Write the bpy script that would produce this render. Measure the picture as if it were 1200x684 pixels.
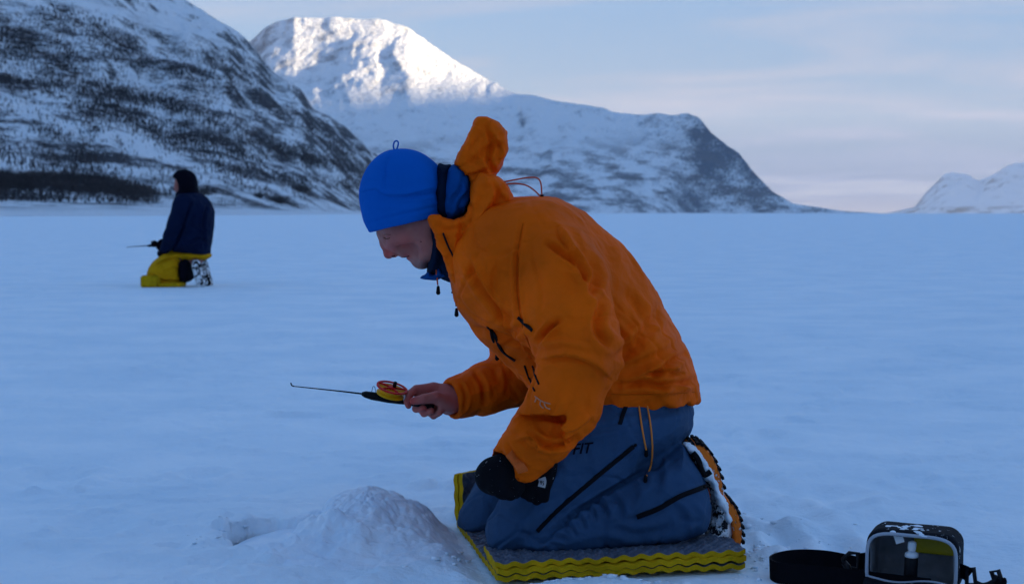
import bpy, bmesh, math, random
import numpy as np
from mathutils import Vector, Matrix
from mathutils.bvhtree import BVHTree
for _o in list(bpy.data.objects):
    bpy.data.objects.remove(_o)
SC = bpy.context.scene
COL = SC.collection
rng = np.random.default_rng(7)
random.seed(7)

# ------------------------------------------------------------------ camera
CAM_H = 0.72            # metres above the ice
F = 1600.0              # focal length in pixels of a 1200 px wide picture
PITCH = math.atan(92.0 / F)
cam_d = bpy.data.cameras.new('camera')
cam_d.sensor_width = 36.0
cam_d.lens = 36.0 * F / 1200.0
cam_d.clip_start = 0.05
cam_d.clip_end = 80000.0
cam_d.dof.use_dof = True
cam_d.dof.focus_distance = 2.78
cam_d.dof.aperture_fstop = 8.5
cam = bpy.data.objects.new('camera', cam_d)
COL.objects.link(cam)
cam.location = (0, 0, CAM_H)
cam.rotation_euler = (math.pi / 2 - PITCH, 0, 0)
SC.camera = cam

# ------------------------------------------------------------------ sky and sun
SUN_EL = math.radians(2.6)
SUN_AZ = math.radians(109.0)        # clockwise from the view direction (+Y)
TO_SUN = Vector((math.sin(SUN_AZ) * math.cos(SUN_EL), math.cos(SUN_AZ) * math.cos(SUN_EL), math.sin(SUN_EL)))
world = bpy.data.worlds.new('World')
SC.world = world
world.use_nodes = True
wn = world.node_tree.nodes
wl = world.node_tree.links
wn.clear()
w_out = wn.new('ShaderNodeOutputWorld')
w_bg = wn.new('ShaderNodeBackground')
w_bg.inputs['Strength'].default_value = 0.15
w_sky = wn.new('ShaderNodeTexSky')
w_sky.sky_type = 'NISHITA'
w_sky.sun_disc = False
w_sky.sun_elevation = SUN_EL
w_sky.sun_rotation = SUN_AZ
w_sky.altitude = 300
w_sky.air_density = 1.0
w_sky.dust_density = 0.4
w_sky.ozone_density = 3.3
# thin layered cloud: a noise field on the cloud deck, over the whole sky alike
w_tc = wn.new('ShaderNodeTexCoord')
w_sep = wn.new('ShaderNodeSeparateXYZ')
wl.new(w_tc.outputs['Generated'], w_sep.inputs[0])
def wmath(op, a, b=None, clamp=False):
    n = wn.new('ShaderNodeMath'); n.operation = op; n.use_clamp = clamp
    for i, v in enumerate((a, b)):
        if v is None: continue
        if isinstance(v, (int, float)): n.inputs[i].default_value = v
        else: wl.new(v, n.inputs[i])
    return n.outputs[0]
w_zz = wmath('ADD', wmath('MAXIMUM', w_sep.outputs['Z'], 0.0), 0.09)
w_cx = wmath('DIVIDE', w_sep.outputs['X'], w_zz)
w_cy = wmath('DIVIDE', w_sep.outputs['Y'], w_zz)
w_cmb = wn.new('ShaderNodeCombineXYZ')
wl.new(w_cx, w_cmb.inputs[0]); wl.new(w_cy, w_cmb.inputs[1])
w_map = wn.new('ShaderNodeMapping')
w_map.inputs['Location'].default_value = (1.35, 2.2, 0)
w_map.inputs['Scale'].default_value = (0.75, 1.15, 1)
wl.new(w_cmb.outputs[0], w_map.inputs[0])
w_no = wn.new('ShaderNodeTexNoise')
w_no.inputs['Scale'].default_value = 1.0
w_no.inputs['Detail'].default_value = 4.0
w_no.inputs['Roughness'].default_value = 0.52
w_no.inputs['Distortion'].default_value = 0.8
wl.new(w_map.outputs[0], w_no.inputs['Vector'])
w_rmp = wn.new('ShaderNodeValToRGB')
w_rmp.color_ramp.elements[0].position = 0.42
w_rmp.color_ramp.elements[0].color = (0, 0, 0, 1)
w_rmp.color_ramp.elements[1].position = 0.66
w_rmp.color_ramp.elements[1].color = (1, 1, 1, 1)
wl.new(w_no.outputs['Fac'], w_rmp.inputs[0])
# cloud cover thickens towards the horizon because the deck is seen edge on
w_low = wmath('SUBTRACT', 1.0, wmath('MULTIPLY', wmath('MAXIMUM', w_sep.outputs['Z'], 0.0), 1.2), True)
w_low2 = wmath('POWER', w_low, 1.5)
w_cov = wmath('ADD', wmath('ADD', wmath('MULTIPLY', w_low2, 0.78), 0.18), wmath('MULTIPLY', w_rmp.outputs[0], 0.16), True)
w_mix = wn.new('ShaderNodeMix'); w_mix.data_type = 'RGBA'
w_cc = wn.new('ShaderNodeMix'); w_cc.data_type = 'RGBA'
w_cc.inputs['A'].default_value = (0.205, 0.305, 0.56, 1)      # cloud in the blue hour
w_cc.inputs['B'].default_value = (0.52, 0.555, 0.69, 1)      # its thick, paler parts
w_hz = wmath('POWER', wmath('SUBTRACT', 1.0, wmath('MAXIMUM', w_sep.outputs['Z'], 0.0), True), 9.0)
wl.new(wmath('ADD', wmath('MULTIPLY', w_rmp.outputs[0], 0.72), wmath('MULTIPLY', w_hz, 0.16), True), w_cc.inputs['Factor'])
wl.new(w_cov, w_mix.inputs['Factor'])
wl.new(w_sky.outputs[0], w_mix.inputs['A'])
w_pk = wn.new('ShaderNodeMix'); w_pk.data_type = 'RGBA'
w_pk.inputs['B'].default_value = (0.95, 0.80, 0.72, 1)   # last warm light low over the whole horizon
wl.new(w_cc.outputs['Result'], w_pk.inputs['A'])
wl.new(wmath('MULTIPLY', wmath('POWER', wmath('SUBTRACT', 1.0, wmath('MAXIMUM', w_sep.outputs['Z'], 0.0), True), 70.0), 0.40), w_pk.inputs['Factor'])
wl.new(w_pk.outputs['Result'], w_mix.inputs['B'])
wl.new(w_mix.outputs['Result'], w_bg.inputs['Color'])
wl.new(w_bg.outputs[0], w_out.inputs[0])

sun_d = bpy.data.lights.new('sun', 'SUN')
sun_d.energy = 3.1
sun_d.angle = math.radians(1.8)
sun_d.color = (1.0, 0.76, 0.45)
sun = bpy.data.objects.new('sun', sun_d)
COL.objects.link(sun)
sun.rotation_euler = TO_SUN.to_track_quat('Z', 'Y').to_euler()
sun.location = (0, 0, 30)

SC.view_settings.view_transform = 'Standard'
SC.view_settings.look = 'None'
SC.view_settings.exposure = 2.70
SC.view_settings.gamma = 1.0
SC.view_settings.use_curve_mapping = False
SC.cycles.volume_bounces = 1
SC.cycles.max_bounces = 8

# ------------------------------------------------------------------ helpers
CP, SP = math.cos(PITCH), math.sin(PITCH)
def P(px, py, Y):
    """point of the world at depth Y (metres ahead) that lies behind picture point (px, py)"""
    x = (px - 600.0) / F; y = (342.0 - py) / F
    d = (x, CP + y * SP, -SP + y * CP)
    t = Y / d[1]
    return np.array((d[0] * t, Y, CAM_H + d[2] * t))
def PG(px, py, z=0.0):
    """point on the level z behind a picture point"""
    x = (px - 600.0) / F; y = (342.0 - py) / F
    d = (x, CP + y * SP, -SP + y * CP)
    t = (z - CAM_H) / d[2]
    return np.array((d[0] * t, d[1] * t, z))

def _hash(ix, iy, iz, seed):
    h = (ix.astype(np.int64) * 374761393 + iy.astype(np.int64) * 668265263 + iz.astype(np.int64) * 2147483647 + seed * 974634777) & 0xFFFFFFFF
    h = ((h ^ (h >> 13)) * 1274126177) & 0xFFFFFFFF
    h = (h ^ (h >> 16)) & 0xFFFFFF
    return h.astype(np.float32) / float(0xFFFFFF)
def vnoise(p, seed=0):
    """smooth value noise, p (n,2) or (n,3), result about -1..1"""
    p = np.asarray(p, np.float64)
    if p.shape[1] == 2: p = np.concatenate([p, np.zeros((len(p), 1))], 1)
    i = np.floor(p).astype(np.int64); f = (p - i)
    u = (f * f * f * (f * (f * 6 - 15) + 10)).astype(np.float32)
    r = 0
    two = bool(np.all(p[:, 2] == 0))
    for dz in ((0,) if two else (0, 1)):
        for dy in (0, 1):
            for dx in (0, 1):
                w = (u[:, 0] if dx else 1 - u[:, 0]) * (u[:, 1] if dy else 1 - u[:, 1])
                if not two: w = w * (u[:, 2] if dz else 1 - u[:, 2])
                r = r + w * _hash(i[:, 0] + dx, i[:, 1] + dy, i[:, 2] + dz, seed)
    return r * 2 - 1
def fbm(p, octaves=4, seed=0, gain=0.5, lac=2.03):
    p = np.asarray(p, np.float64); a = 1.0; s = 0; n = 0
    for o in range(octaves):
        s = s + a * vnoise(p + 17.3 * o, seed + o * 31); n += a
        a *= gain; p = p * lac
    return s / n
def ridged(p, octaves=4, seed=0, gain=0.5, lac=2.03):
    p = np.asarray(p, np.float64); a = 1.0; s = 0; n = 0
    for o in range(octaves):
        s = s + a * (1 - 2 * np.abs(vnoise(p + 9.1 * o, seed + o * 13))); n += a
        a *= gain; p = p * lac
    return s / n
def worley(p, seed=0):
    """distances to the nearest and second nearest of scattered points (one in each unit cell)"""
    p = np.asarray(p, np.float64); i = np.floor(p).astype(np.int64)
    f1 = np.full(len(p), 9.0); f2 = np.full(len(p), 9.0)
    for dx in (-1, 0, 1):
        for dy in (-1, 0, 1):
            for dz in (-1, 0, 1):
                c = i + np.array((dx, dy, dz))
                q = np.stack([c[:, k] + _hash(c[:, 0], c[:, 1], c[:, 2], seed + 5 * k) for k in range(3)], 1)
                d = np.sqrt(((q - p) ** 2).sum(1))
                f2 = np.where(d < f1, f1, np.minimum(f2, d)); f1 = np.minimum(f1, d)
    return f1, f2
def crumple(V, scale, facet, crease, seed):
    """relief of stiff cloth: gently tilted facets that meet in narrow creases, stronger in some places than others"""
    q = V * np.asarray(scale) + 0.55 * np.stack([fbm(V * 6 + 3.1 * k, 2, seed + k) for k in range(3)], 1)
    f1, f2 = worley(q, seed)
    w = sstep(-0.25, 0.45, fbm(V * 4.0, 2, seed + 9))
    return (0.35 + 0.65 * w) * (facet * (f1 - 0.5) - crease * np.exp(-((f2 - f1) / 0.08) ** 2))
def sstep(a, b, x):
    t = np.clip((x - a) / (b - a), 0, 1)
    return t * t * (3 - 2 * t)

def mesh_from(name, verts, faces, mats=(), smooth=True, mat_idx=None):
    me = bpy.data.meshes.new(name)
    v = np.asarray(verts, np.float32).reshape(-1, 3)
    if isinstance(faces, np.ndarray):
        n, k = faces.shape
        me.vertices.add(len(v)); me.vertices.foreach_set('co', v.ravel())
        me.loops.add(n * k); me.loops.foreach_set('vertex_index', faces.astype(np.int32).ravel())
        me.polygons.add(n)
        me.polygons.foreach_set('loop_start', np.arange(0, n * k, k, dtype=np.int32))
        me.polygons.foreach_set('loop_total', np.full(n, k, dtype=np.int32))
        me.update(calc_edges=True)
    else:
        me.from_pydata([tuple(map(float, q)) for q in v], [], [tuple(map(int, f)) for f in faces])
        me.update(calc_edges=True)
    for m in mats: me.materials.append(m)
    if smooth: me.polygons.foreach_set('use_smooth', np.ones(len(me.polygons), dtype=bool))
    if mat_idx is not None: me.polygons.foreach_set('material_index', np.asarray(mat_idx, np.int32))
    me.validate()
    return me
def link(name, me, parent=None, **props):
    o = bpy.data.objects.new(name, me)
    COL.objects.link(o)
    if parent is not None: o.parent = parent
    for k, v in props.items(): o[k] = v
    return o
def thing(name, loc, label, category, group=None):
    o = bpy.data.objects.new(name, None)
    COL.objects.link(o)
    o.empty_display_size = 0.1
    o.location = loc
    o['label'] = label; o['category'] = category
    if group: o['group'] = group
    return o
def part(name, me, root, parent=None):
    """mesh given in world coordinates becomes a part of the thing root (or of its part)"""
    off = np.array(root.location)
    v = np.empty(len(me.vertices) * 3, np.float32); me.vertices.foreach_get('co', v)
    v = v.reshape(-1, 3) - off.astype(np.float32)
    me.vertices.foreach_set('co', v.ravel()); me.update()
    return link(name, me, parent if parent is not None else root)

# ---- materials
def mat(name, color=(0.5, 0.5, 0.5), rough=0.7, spec=0.3, noise=None, bump=None, metallic=0.0, sheen=0.0, sss=0.0):
    """noise=(scale, strength) varies the colour; bump=[(scale, distance, detail), ...]"""
    m = bpy.data.materials.new(name); m.use_nodes = True
    nt = m.node_tree; N = nt.nodes; L = nt.links
    b = N['Principled BSDF']
    b.inputs['Base Color'].default_value = (*color, 1)
    b.inputs['Roughness'].default_value = rough
    b.inputs['Specular IOR Level'].default_value = spec
    b.inputs['Metallic'].default_value = metallic
    if sheen:
        b.inputs['Sheen Weight'].default_value = sheen
    if sss:
        b.inputs['Subsurface Weight'].default_value = sss
        b.inputs['Subsurface Scale'].default_value = 0.02
    tc = N.new('ShaderNodeTexCoord')
    if noise:
        t = N.new('ShaderNodeTexNoise'); t.inputs['Scale'].default_value = noise[0]; t.inputs['Detail'].default_value = 5
        L.new(tc.outputs['Object'], t.inputs['Vector'])
        h = N.new('ShaderNodeHueSaturation'); h.inputs['Color'].default_value = (*color, 1)
        r = N.new('ShaderNodeMapRange'); r.inputs['To Min'].default_value = 1 - noise[1]; r.inputs['To Max'].default_value = 1 + noise[1]
        r.inputs['From Min'].default_value = 0.3; r.inputs['From Max'].default_value = 0.7
        L.new(t.outputs['Fac'], r.inputs['Value']); L.new(r.outputs[0], h.inputs['Value'])
        L.new(h.outputs[0], b.inputs['Base Color'])
    prev = None
    for (s, dist, det) in (bump or []):
        t = N.new('ShaderNodeTexNoise'); t.inputs['Scale'].default_value = s; t.inputs['Detail'].default_value = det
        L.new(tc.outputs['Object'], t.inputs['Vector'])
        bp = N.new('ShaderNodeBump'); bp.inputs['Strength'].default_value = 1.0; bp.inputs['Distance'].default_value = dist
        L.new(t.outputs['Fac'], bp.inputs['Height'])
        if prev is not None: L.new(prev, bp.inputs['Normal'])
        prev = bp.outputs[0]
    if prev is not None: L.new(prev, b.inputs['Normal'])
    return m
# ------------------------------------------------------------------ snow and ice
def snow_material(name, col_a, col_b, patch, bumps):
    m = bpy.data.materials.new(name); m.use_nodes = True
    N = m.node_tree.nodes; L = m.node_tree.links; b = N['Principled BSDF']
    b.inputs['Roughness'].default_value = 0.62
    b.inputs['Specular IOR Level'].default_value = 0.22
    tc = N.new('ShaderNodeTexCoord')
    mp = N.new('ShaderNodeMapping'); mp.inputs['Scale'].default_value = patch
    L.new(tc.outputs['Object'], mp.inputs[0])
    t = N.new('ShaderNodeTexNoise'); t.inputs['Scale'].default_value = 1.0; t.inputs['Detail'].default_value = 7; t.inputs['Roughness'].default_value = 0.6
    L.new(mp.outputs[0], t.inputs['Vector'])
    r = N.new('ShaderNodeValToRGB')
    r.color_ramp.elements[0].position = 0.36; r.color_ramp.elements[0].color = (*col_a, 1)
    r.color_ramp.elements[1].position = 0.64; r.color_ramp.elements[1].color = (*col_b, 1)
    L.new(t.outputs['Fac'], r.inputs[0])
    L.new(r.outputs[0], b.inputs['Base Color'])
    prev = None
    for (s, dist, det) in bumps:
        n = N.new('ShaderNodeTexNoise'); n.inputs['Scale'].default_value = s; n.inputs['Detail'].default_value = det
        L.new(tc.outputs['Object'], n.inputs['Vector'])
        bp = N.new('ShaderNodeBump'); bp.inputs['Distance'].default_value = dist
        L.new(n.outputs['Fac'], bp.inputs['Height'])
        if prev is not None: L.new(prev, bp.inputs['Normal'])
        prev = bp.outputs[0]
    L.new(prev, b.inputs['Normal'])
    return m
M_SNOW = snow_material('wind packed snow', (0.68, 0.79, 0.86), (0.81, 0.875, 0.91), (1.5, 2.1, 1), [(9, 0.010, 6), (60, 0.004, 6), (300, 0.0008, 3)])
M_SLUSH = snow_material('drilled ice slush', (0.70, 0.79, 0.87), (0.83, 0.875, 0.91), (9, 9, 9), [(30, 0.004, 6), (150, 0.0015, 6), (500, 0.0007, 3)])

MOUND_C = PG(428, 632)[:2]
HOLE_C = PG(326, 630)[:2]
def ground_z(x, y):
    p = np.stack([x, y], 1)
    r = np.hypot(x, y)
    z = 0.012 * fbm(p * np.array([0.9, 1.1]), 4, 3) + 0.05 * sstep(6, 40, r) * fbm(p * np.array([0.09, 0.14]), 3, 5) * sstep(4000, 300, r)
    near = sstep(14, 5, r)
    z = z + near * (0.011 * fbm(p * 4.2, 4, 11) + 0.005 * fbm(p * 17, 4, 12) + 0.006 * sstep(0.10, 0.22, fbm(p * np.array([4.0, 13.0]), 4, 14)) * sstep(-0.1, 0.3, fbm(p * 1.3, 2, 15)))
    # wind crust: low ledges stretched along x
    led = fbm(p * np.array([1.5, 2.7]) + 4.0, 5, 21)
    z = z + near * 0.012 * sstep(0.34, 0.50, fbm(p * 7.0, 3, 23)) * sstep(0.0, 0.3, fbm(p * 0.9, 2, 24))
    z = z + 0.011 * sstep(0.05, 0.17, led) * sstep(60, 8, r)
    # drilled hole: a shallow snowy crater with a ragged rim
    a = (x - HOLE_C[0]) / 0.120; b = (y - HOLE_C[1]) / 0.150
    q = np.hypot(a, b) + 0.22 * fbm(p * 16, 4, 31)
    z = z - 0.17 * sstep(1.0, 0.66, q) + 0.010 * np.exp(-((q - 1.25) / 0.28) ** 2) * (1 + fbm(p * 30, 3, 33))
    # trampled, crumbly zone round the hole and the mat
    q2 = np.hypot((x + 0.18) / 0.75, (y - 2.78) / 0.5)
    z = z + sstep(1.25, 0.6, q2) * (0.010 * fbm(p * 11, 5, 41) + 0.006 * np.abs(fbm(p * 38, 4, 43)))
    # old footprints and a sledge rut on the right
    for k, (cx, cy, s) in enumerate(FOOT):
        e = np.hypot((x - cx) / (0.13 * s), (y - cy) / (0.20 * s)) + 0.3 * fbm(p * 8 + k, 3, 51)
        z = z - 0.018 * s * sstep(1.0, 0.5, e) + 0.007 * np.exp(-((e - 1.15) / 0.2) ** 2)
    for (ax_, ay_, bx_, by_) in SLED:
        t = np.clip(((x - ax_) * (bx_ - ax_) + (y - ay_) * (by_ - ay_)) / ((bx_ - ax_) ** 2 + (by_ - ay_) ** 2), 0, 1)
        dd = np.hypot(x - ax_ - t * (bx_ - ax_), y - ay_ - t * (by_ - ay_)) + 0.012 * fbm(p * 5, 2, 57)
        z = z - 0.010 * np.exp(-(dd / 0.022) ** 2) + 0.004 * np.exp(-((dd - 0.05) / 0.02) ** 2)
    # flat bed under the mat and the bag
    uu = (x - MAT_O[0]) * MAT_U[0] + (y - MAT_O[1]) * MAT_U[1]; vv = (x - MAT_O[0]) * MAT_V[0] + (y - MAT_O[1]) * MAT_V[1]
    em = np.maximum(np.maximum(-uu - 0.01, uu - 0.52), np.maximum(-vv - 0.01, vv - 0.56))
    wm = sstep(0.07, 0.0, em)
    z = z * (1 - wm) + wm * (-0.006)
    eb = np.hypot((x - 0.80) / 0.30, (y - 2.50) / 0.22)
    z = np.where(eb < 1.6, z * sstep(0.9, 1.5, eb), z)
    return z
FOOT = [(*PG(px, py)[:2], s) for px, py, s in ((868, 628, 0.9), (905, 600, 0.8), (948, 640, 0.7), (980, 585, 0.8), (870, 560, 0.7), (760, 660, 0.3), (1060, 560, 0.7), (905, 520, 0.8), (110, 620, 0.7), (60, 560, 0.8), (230, 560, 0.6))]
SLED = [(*PG(840, 500)[:2], *PG(1010, 660)[:2]), (*PG(820, 545)[:2], *PG(960, 668)[:2]), (*PG(1120, 330)[:2], *PG(860, 292)[:2]), (*PG(40, 470)[:2], *PG(420, 372)[:2])]
_A = math.radians(11.5)
MAT_U = np.array((math.cos(_A), math.sin(_A))); MAT_V = np.array((-math.sin(_A), math.cos(_A)))
MAT_O = PG(583, 684)[:2]

def build_ground():
    th = np.concatenate([np.linspace(-180, -36, 48, endpoint=False), np.linspace(-36, 36, 540, endpoint=False), np.linspace(36, 180, 48, endpoint=False)])
    th = np.radians(th)
    rr = [0.02, 0.3, 0.7, 1.1, 1.5]
    while rr[-1] < 7: rr.append(rr[-1] * (1 + 0.0042))
    k = 0.0042
    while rr[-1] < 26000:
        k = min(k * 1.02, 0.06); rr.append(rr[-1] * (1 + k))
    rr = np.array(rr)
    R, T = np.meshgrid(rr, th, indexing='ij')
    x = (R * np.sin(T)).ravel(); y = (R * np.cos(T)).ravel()
    z = ground_z(x, y)
    nr, nt = R.shape
    i = np.arange(nr - 1)[:, None]; j = np.arange(nt)[None, :]
    j2 = (j + 1) % nt
    f = np.stack([i * nt + j, i * nt + j2, (i + 1) * nt + j2, (i + 1) * nt + j], -1).reshape(-1, 4)[:, ::-1]
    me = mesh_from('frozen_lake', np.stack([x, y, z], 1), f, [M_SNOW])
    return link('frozen_lake', me, kind='structure', label='snow covered lake ice with a drilled hole')
build_ground()

# ------------------------------------------------------------------ mountains
def mountain_material(name, snow, rock, scrub, tree_line, rock_lo, rock_hi, streak, scale, tilt):
    """snow on the flatter and higher ground, rock where it is steep, scrub in diagonal belts low down"""
    m = bpy.data.materials.new(name); m.use_nodes = True
    N = m.node_tree.nodes; L = m.node_tree.links; b = N['Principled BSDF']
    b.inputs['Roughness'].default_value = 0.85; b.inputs['Specular IOR Level'].default_value = 0.1
    tc = N.new('ShaderNodeTexCoord'); ge = N.new('ShaderNodeNewGeometry')
    def math_(op, a, c=None, clamp=False):
        n = N.new('ShaderNodeMath'); n.operation = op; n.use_clamp = clamp
        for i, v in enumerate((a, c)):
            if v is None: continue
            if isinstance(v, (int, float)): n.inputs[i].default_value = v
            else: L.new(v, n.inputs[i])
        return n.outputs[0]
    def noise(sc, det, rough=0.6, rot=0.0, stretch=(1, 1, 1)):
        mp = N.new('ShaderNodeMapping'); mp.inputs['Rotation'].default_value = (0, rot, 0); mp.inputs['Scale'].default_value = stretch
        L.new(tc.outputs['Object'], mp.inputs[0])
        t = N.new('ShaderNodeTexNoise'); t.inputs['Scale'].default_value = sc; t.inputs['Detail'].default_value = det; t.inputs['Roughness'].default_value = rough
        L.new(mp.outputs[0], t.inputs['Vector']); return t.outputs['Fac']
    def ramp(v, lo, hi):
        r = N.new('ShaderNodeMapRange'); r.interpolation_type = 'SMOOTHSTEP'
        r.inputs['From Min'].default_value = lo; r.inputs['From Max'].default_value = hi
        L.new(v, r.inputs['Value']); return r.outputs[0]
    sp = N.new('ShaderNodeSeparateXYZ'); L.new(ge.outputs['Position'], sp.inputs[0])
    sn = N.new('ShaderNodeSeparateXYZ'); L.new(ge.outputs['Normal'], sn.inputs[0])
    steep = math_('SUBTRACT', 1.0, sn.outputs['Z'])
    fine = noise(scale * 22, 8, 0.68)
    big = noise(scale * 2.2, 6, 0.6)
    rk = math_('ADD', steep, math_('MULTIPLY', math_('SUBTRACT', fine, 0.5), 0.95))
    rk = math_('ADD', rk, math_('MULTIPLY', math_('SUBTRACT', big, 0.5), 0.95))
    rockmask = ramp(rk, rock_lo, rock_hi)
    belt = noise(scale * 1.0, 7, 0.62, tilt, (streak, 1.0, 5.0))
    sc_v = math_('ADD', math_('MULTIPLY', math_('SUBTRACT', belt, 0.5), 2.3), math_('MULTIPLY', math_('SUBTRACT', noise(scale * 30, 6, 0.7), 0.5), 1.25))
    hgt = ramp(sp.outputs['Z'], tree_line, tree_line * 0.45)
    shore = ramp(sp.outputs['Z'], 0.4, 5.0)
    scrubmask = math_('MULTIPLY', math_('MULTIPLY', ramp(sc_v, -0.14, 0.26), hgt), shore)
    mix1 = N.new('ShaderNodeMix'); mix1.data_type = 'RGBA'
    mix1.inputs['A'].default_value = (*snow, 1); mix1.inputs['B'].default_value = (*rock, 1)
    L.new(math_('MULTIPLY', rockmask, shore), mix1.inputs['Factor'])
    mix2 = N.new('ShaderNodeMix'); mix2.data_type = 'RGBA'; mix2.inputs['B'].default_value = (*scrub, 1)
    L.new(mix1.outputs['Result'], mix2.inputs['A']); L.new(scrubmask, mix2.inputs['Factor'])
    L.new(mix2.outputs['Result'], b.inputs['Base Color'])
    bp = N.new('ShaderNodeBump'); bp.inputs['Distance'].default_value = 0.35 / scale; bp.inputs['Strength'].default_value = 0.6
    L.new(noise(scale * 9, 8, 0.6), bp.inputs['Height']); L.new(bp.outputs[0], b.inputs['Normal'])
    return m

def interp_pts(pts, n):
    pts = np.asarray(pts, float)
    s = np.concatenate([[0], np.cumsum(np.abs(np.diff(pts[:, 0])))]); t = np.linspace(0, s[-1], n)
    return np.stack([np.interp(t, s, pts[:, k]) for k in range(pts.shape[1])], 1)

def build_mountain(name, crest, base, nu, nv, prof, amp, nscale, mat_, seed, back=0.7, ridge_amp=1.0, gully=0.0, terraces=0.0):
    """crest: (px, py, depth) along the skyline; base: (px, depth) along the foot, in step with the crest"""
    c = interp_pts(crest, nu); b = interp_pts([(q[0], q[1], 0) for q in base], nu)
    C = np.array([P(*q) for q in c]); B = np.array([P(q[0], 250, q[1]) for q in b]); B[:, 2] = 0
    ker = np.hanning(33); ker /= ker.sum()
    for k in (0, 1): B[:, k] = np.convolve(np.pad(B[:, k], 16, mode='edge'), ker, 'valid')
    v = np.concatenate([np.linspace(0, 1, nv), np.linspace(1, 1 + back, nv // 4)[1:]])
    U, V = np.meshgrid(np.arange(nu), v, indexing='ij')
    vv = np.minimum(V, 1)[..., None]
    xy = B[:, None, :2] * (1 - vv) + C[:, None, :2] * vv
    over = np.maximum(V - 1, 0)
    xy = xy + (C[:, None, :2] - B[:, None, :2]) * over[..., None]
    h = C[:, None, 2] * np.where(V <= 1, prof(np.minimum(V, 1)), 1 - (over / back) ** 1.4)
    p = xy.reshape(-1, 2)
    n1 = ridged(p * nscale, 6, seed, 0.52).reshape(h.shape)
    n2 = fbm(p * nscale * 2.6, 6, seed + 5, 0.50).reshape(h.shape)
    env = np.clip(h / (0.25 * C[:, 2].max()), 0, 1) * (1 - 0.45 * np.clip(1 - np.abs(V - 1) / 0.12, 0, 1))
    h = h + env * amp * (ridge_amp * n1 + 0.6 * n2)
    if gully:
        w = fbm(np.stack([U.ravel() * 0.045 + 2 * n2.ravel() * 0.3, V.ravel() * 1.1], 1), 5, seed + 9).reshape(h.shape)
        h = h + env * gully * w
    if terraces:
        h = h + env * terraces * np.sin(h / C[:, 2].max() * 40 + 3 * n2) * 0.5
    h = h - 0.6
    nvv = len(v)
    i = np.arange(nu - 1)[:, None]; j = np.arange(nvv - 1)[None, :]
    f = np.stack([i * nvv + j, (i + 1) * nvv + j, (i + 1) * nvv + j + 1, i * nvv + j + 1], -1).reshape(-1, 4)
    verts = np.concatenate([xy, h[..., None]], -1)
    me = mesh_from(name, verts.reshape(-1, 3), f, [mat_])
    o = link(name, me, kind='structure')
    return o, verts

SNOW_C = (0.88, 0.90, 0.92)
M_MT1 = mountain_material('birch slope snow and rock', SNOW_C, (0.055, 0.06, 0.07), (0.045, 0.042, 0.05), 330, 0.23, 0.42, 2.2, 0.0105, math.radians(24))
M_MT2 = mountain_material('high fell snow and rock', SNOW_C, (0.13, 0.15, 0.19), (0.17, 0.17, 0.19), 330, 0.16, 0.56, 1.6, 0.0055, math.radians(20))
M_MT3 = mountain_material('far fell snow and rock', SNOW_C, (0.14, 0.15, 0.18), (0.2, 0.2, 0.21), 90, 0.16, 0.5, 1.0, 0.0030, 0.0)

near_m, near_v = build_mountain('near_mountain',
    [(-1100, -170, 1300), (-600, -190, 1700), (-250, -150, 2000), (0, -90, 2250), (120, -45, 2400), (218, 2, 2500), (262, 28, 2550), (300, 58, 2600), (322, 84, 2620), (352, 102, 2680), (368, 128, 2700), (400, 152, 2800), (435, 184, 2900), (475, 214, 3000), (525, 240, 3100), (560, 249, 3150)],
    [(-1100, 160), (-600, 200), (-250, 240), (0, 290), (120, 330), (218, 380), (262, 420), (300, 470), (322, 520), (352, 600), (368, 700), (400, 900), (435, 1250), (475, 1700), (525, 2350), (560, 2900)],
    430, 240, lambda v: 0.10 * v + 0.90 * np.clip((v - 0.12) / 0.88, 0, 1) ** 1.45, 30.0, 1 / 420.0, M_MT1, 101, gully=14.0, terraces=9.0)
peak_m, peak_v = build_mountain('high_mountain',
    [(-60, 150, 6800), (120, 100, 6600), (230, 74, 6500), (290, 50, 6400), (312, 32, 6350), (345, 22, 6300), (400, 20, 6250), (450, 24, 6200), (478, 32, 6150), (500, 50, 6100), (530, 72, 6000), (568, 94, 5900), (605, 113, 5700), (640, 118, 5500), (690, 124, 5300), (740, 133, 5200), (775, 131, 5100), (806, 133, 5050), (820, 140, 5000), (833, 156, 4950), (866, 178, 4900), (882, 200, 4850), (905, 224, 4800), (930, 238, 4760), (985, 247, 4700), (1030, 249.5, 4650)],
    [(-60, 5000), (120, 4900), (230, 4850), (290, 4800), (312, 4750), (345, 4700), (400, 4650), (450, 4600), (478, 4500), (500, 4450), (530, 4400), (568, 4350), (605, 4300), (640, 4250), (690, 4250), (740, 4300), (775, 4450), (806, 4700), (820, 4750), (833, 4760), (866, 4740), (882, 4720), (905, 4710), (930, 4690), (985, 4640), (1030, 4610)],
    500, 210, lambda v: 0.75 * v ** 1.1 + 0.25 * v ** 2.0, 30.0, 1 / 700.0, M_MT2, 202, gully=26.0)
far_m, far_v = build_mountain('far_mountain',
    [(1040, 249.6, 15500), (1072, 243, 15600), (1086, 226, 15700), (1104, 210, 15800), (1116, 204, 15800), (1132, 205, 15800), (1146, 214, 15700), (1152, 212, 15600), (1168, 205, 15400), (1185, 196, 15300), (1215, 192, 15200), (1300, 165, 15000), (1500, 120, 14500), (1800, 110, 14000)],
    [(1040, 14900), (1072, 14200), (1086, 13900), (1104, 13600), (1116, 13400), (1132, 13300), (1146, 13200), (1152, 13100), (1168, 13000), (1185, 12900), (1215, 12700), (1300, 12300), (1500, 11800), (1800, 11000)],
    260, 90, lambda v: v ** 0.85, 75.0, 1 / 520.0, M_MT3, 303, gully=60.0)

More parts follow.
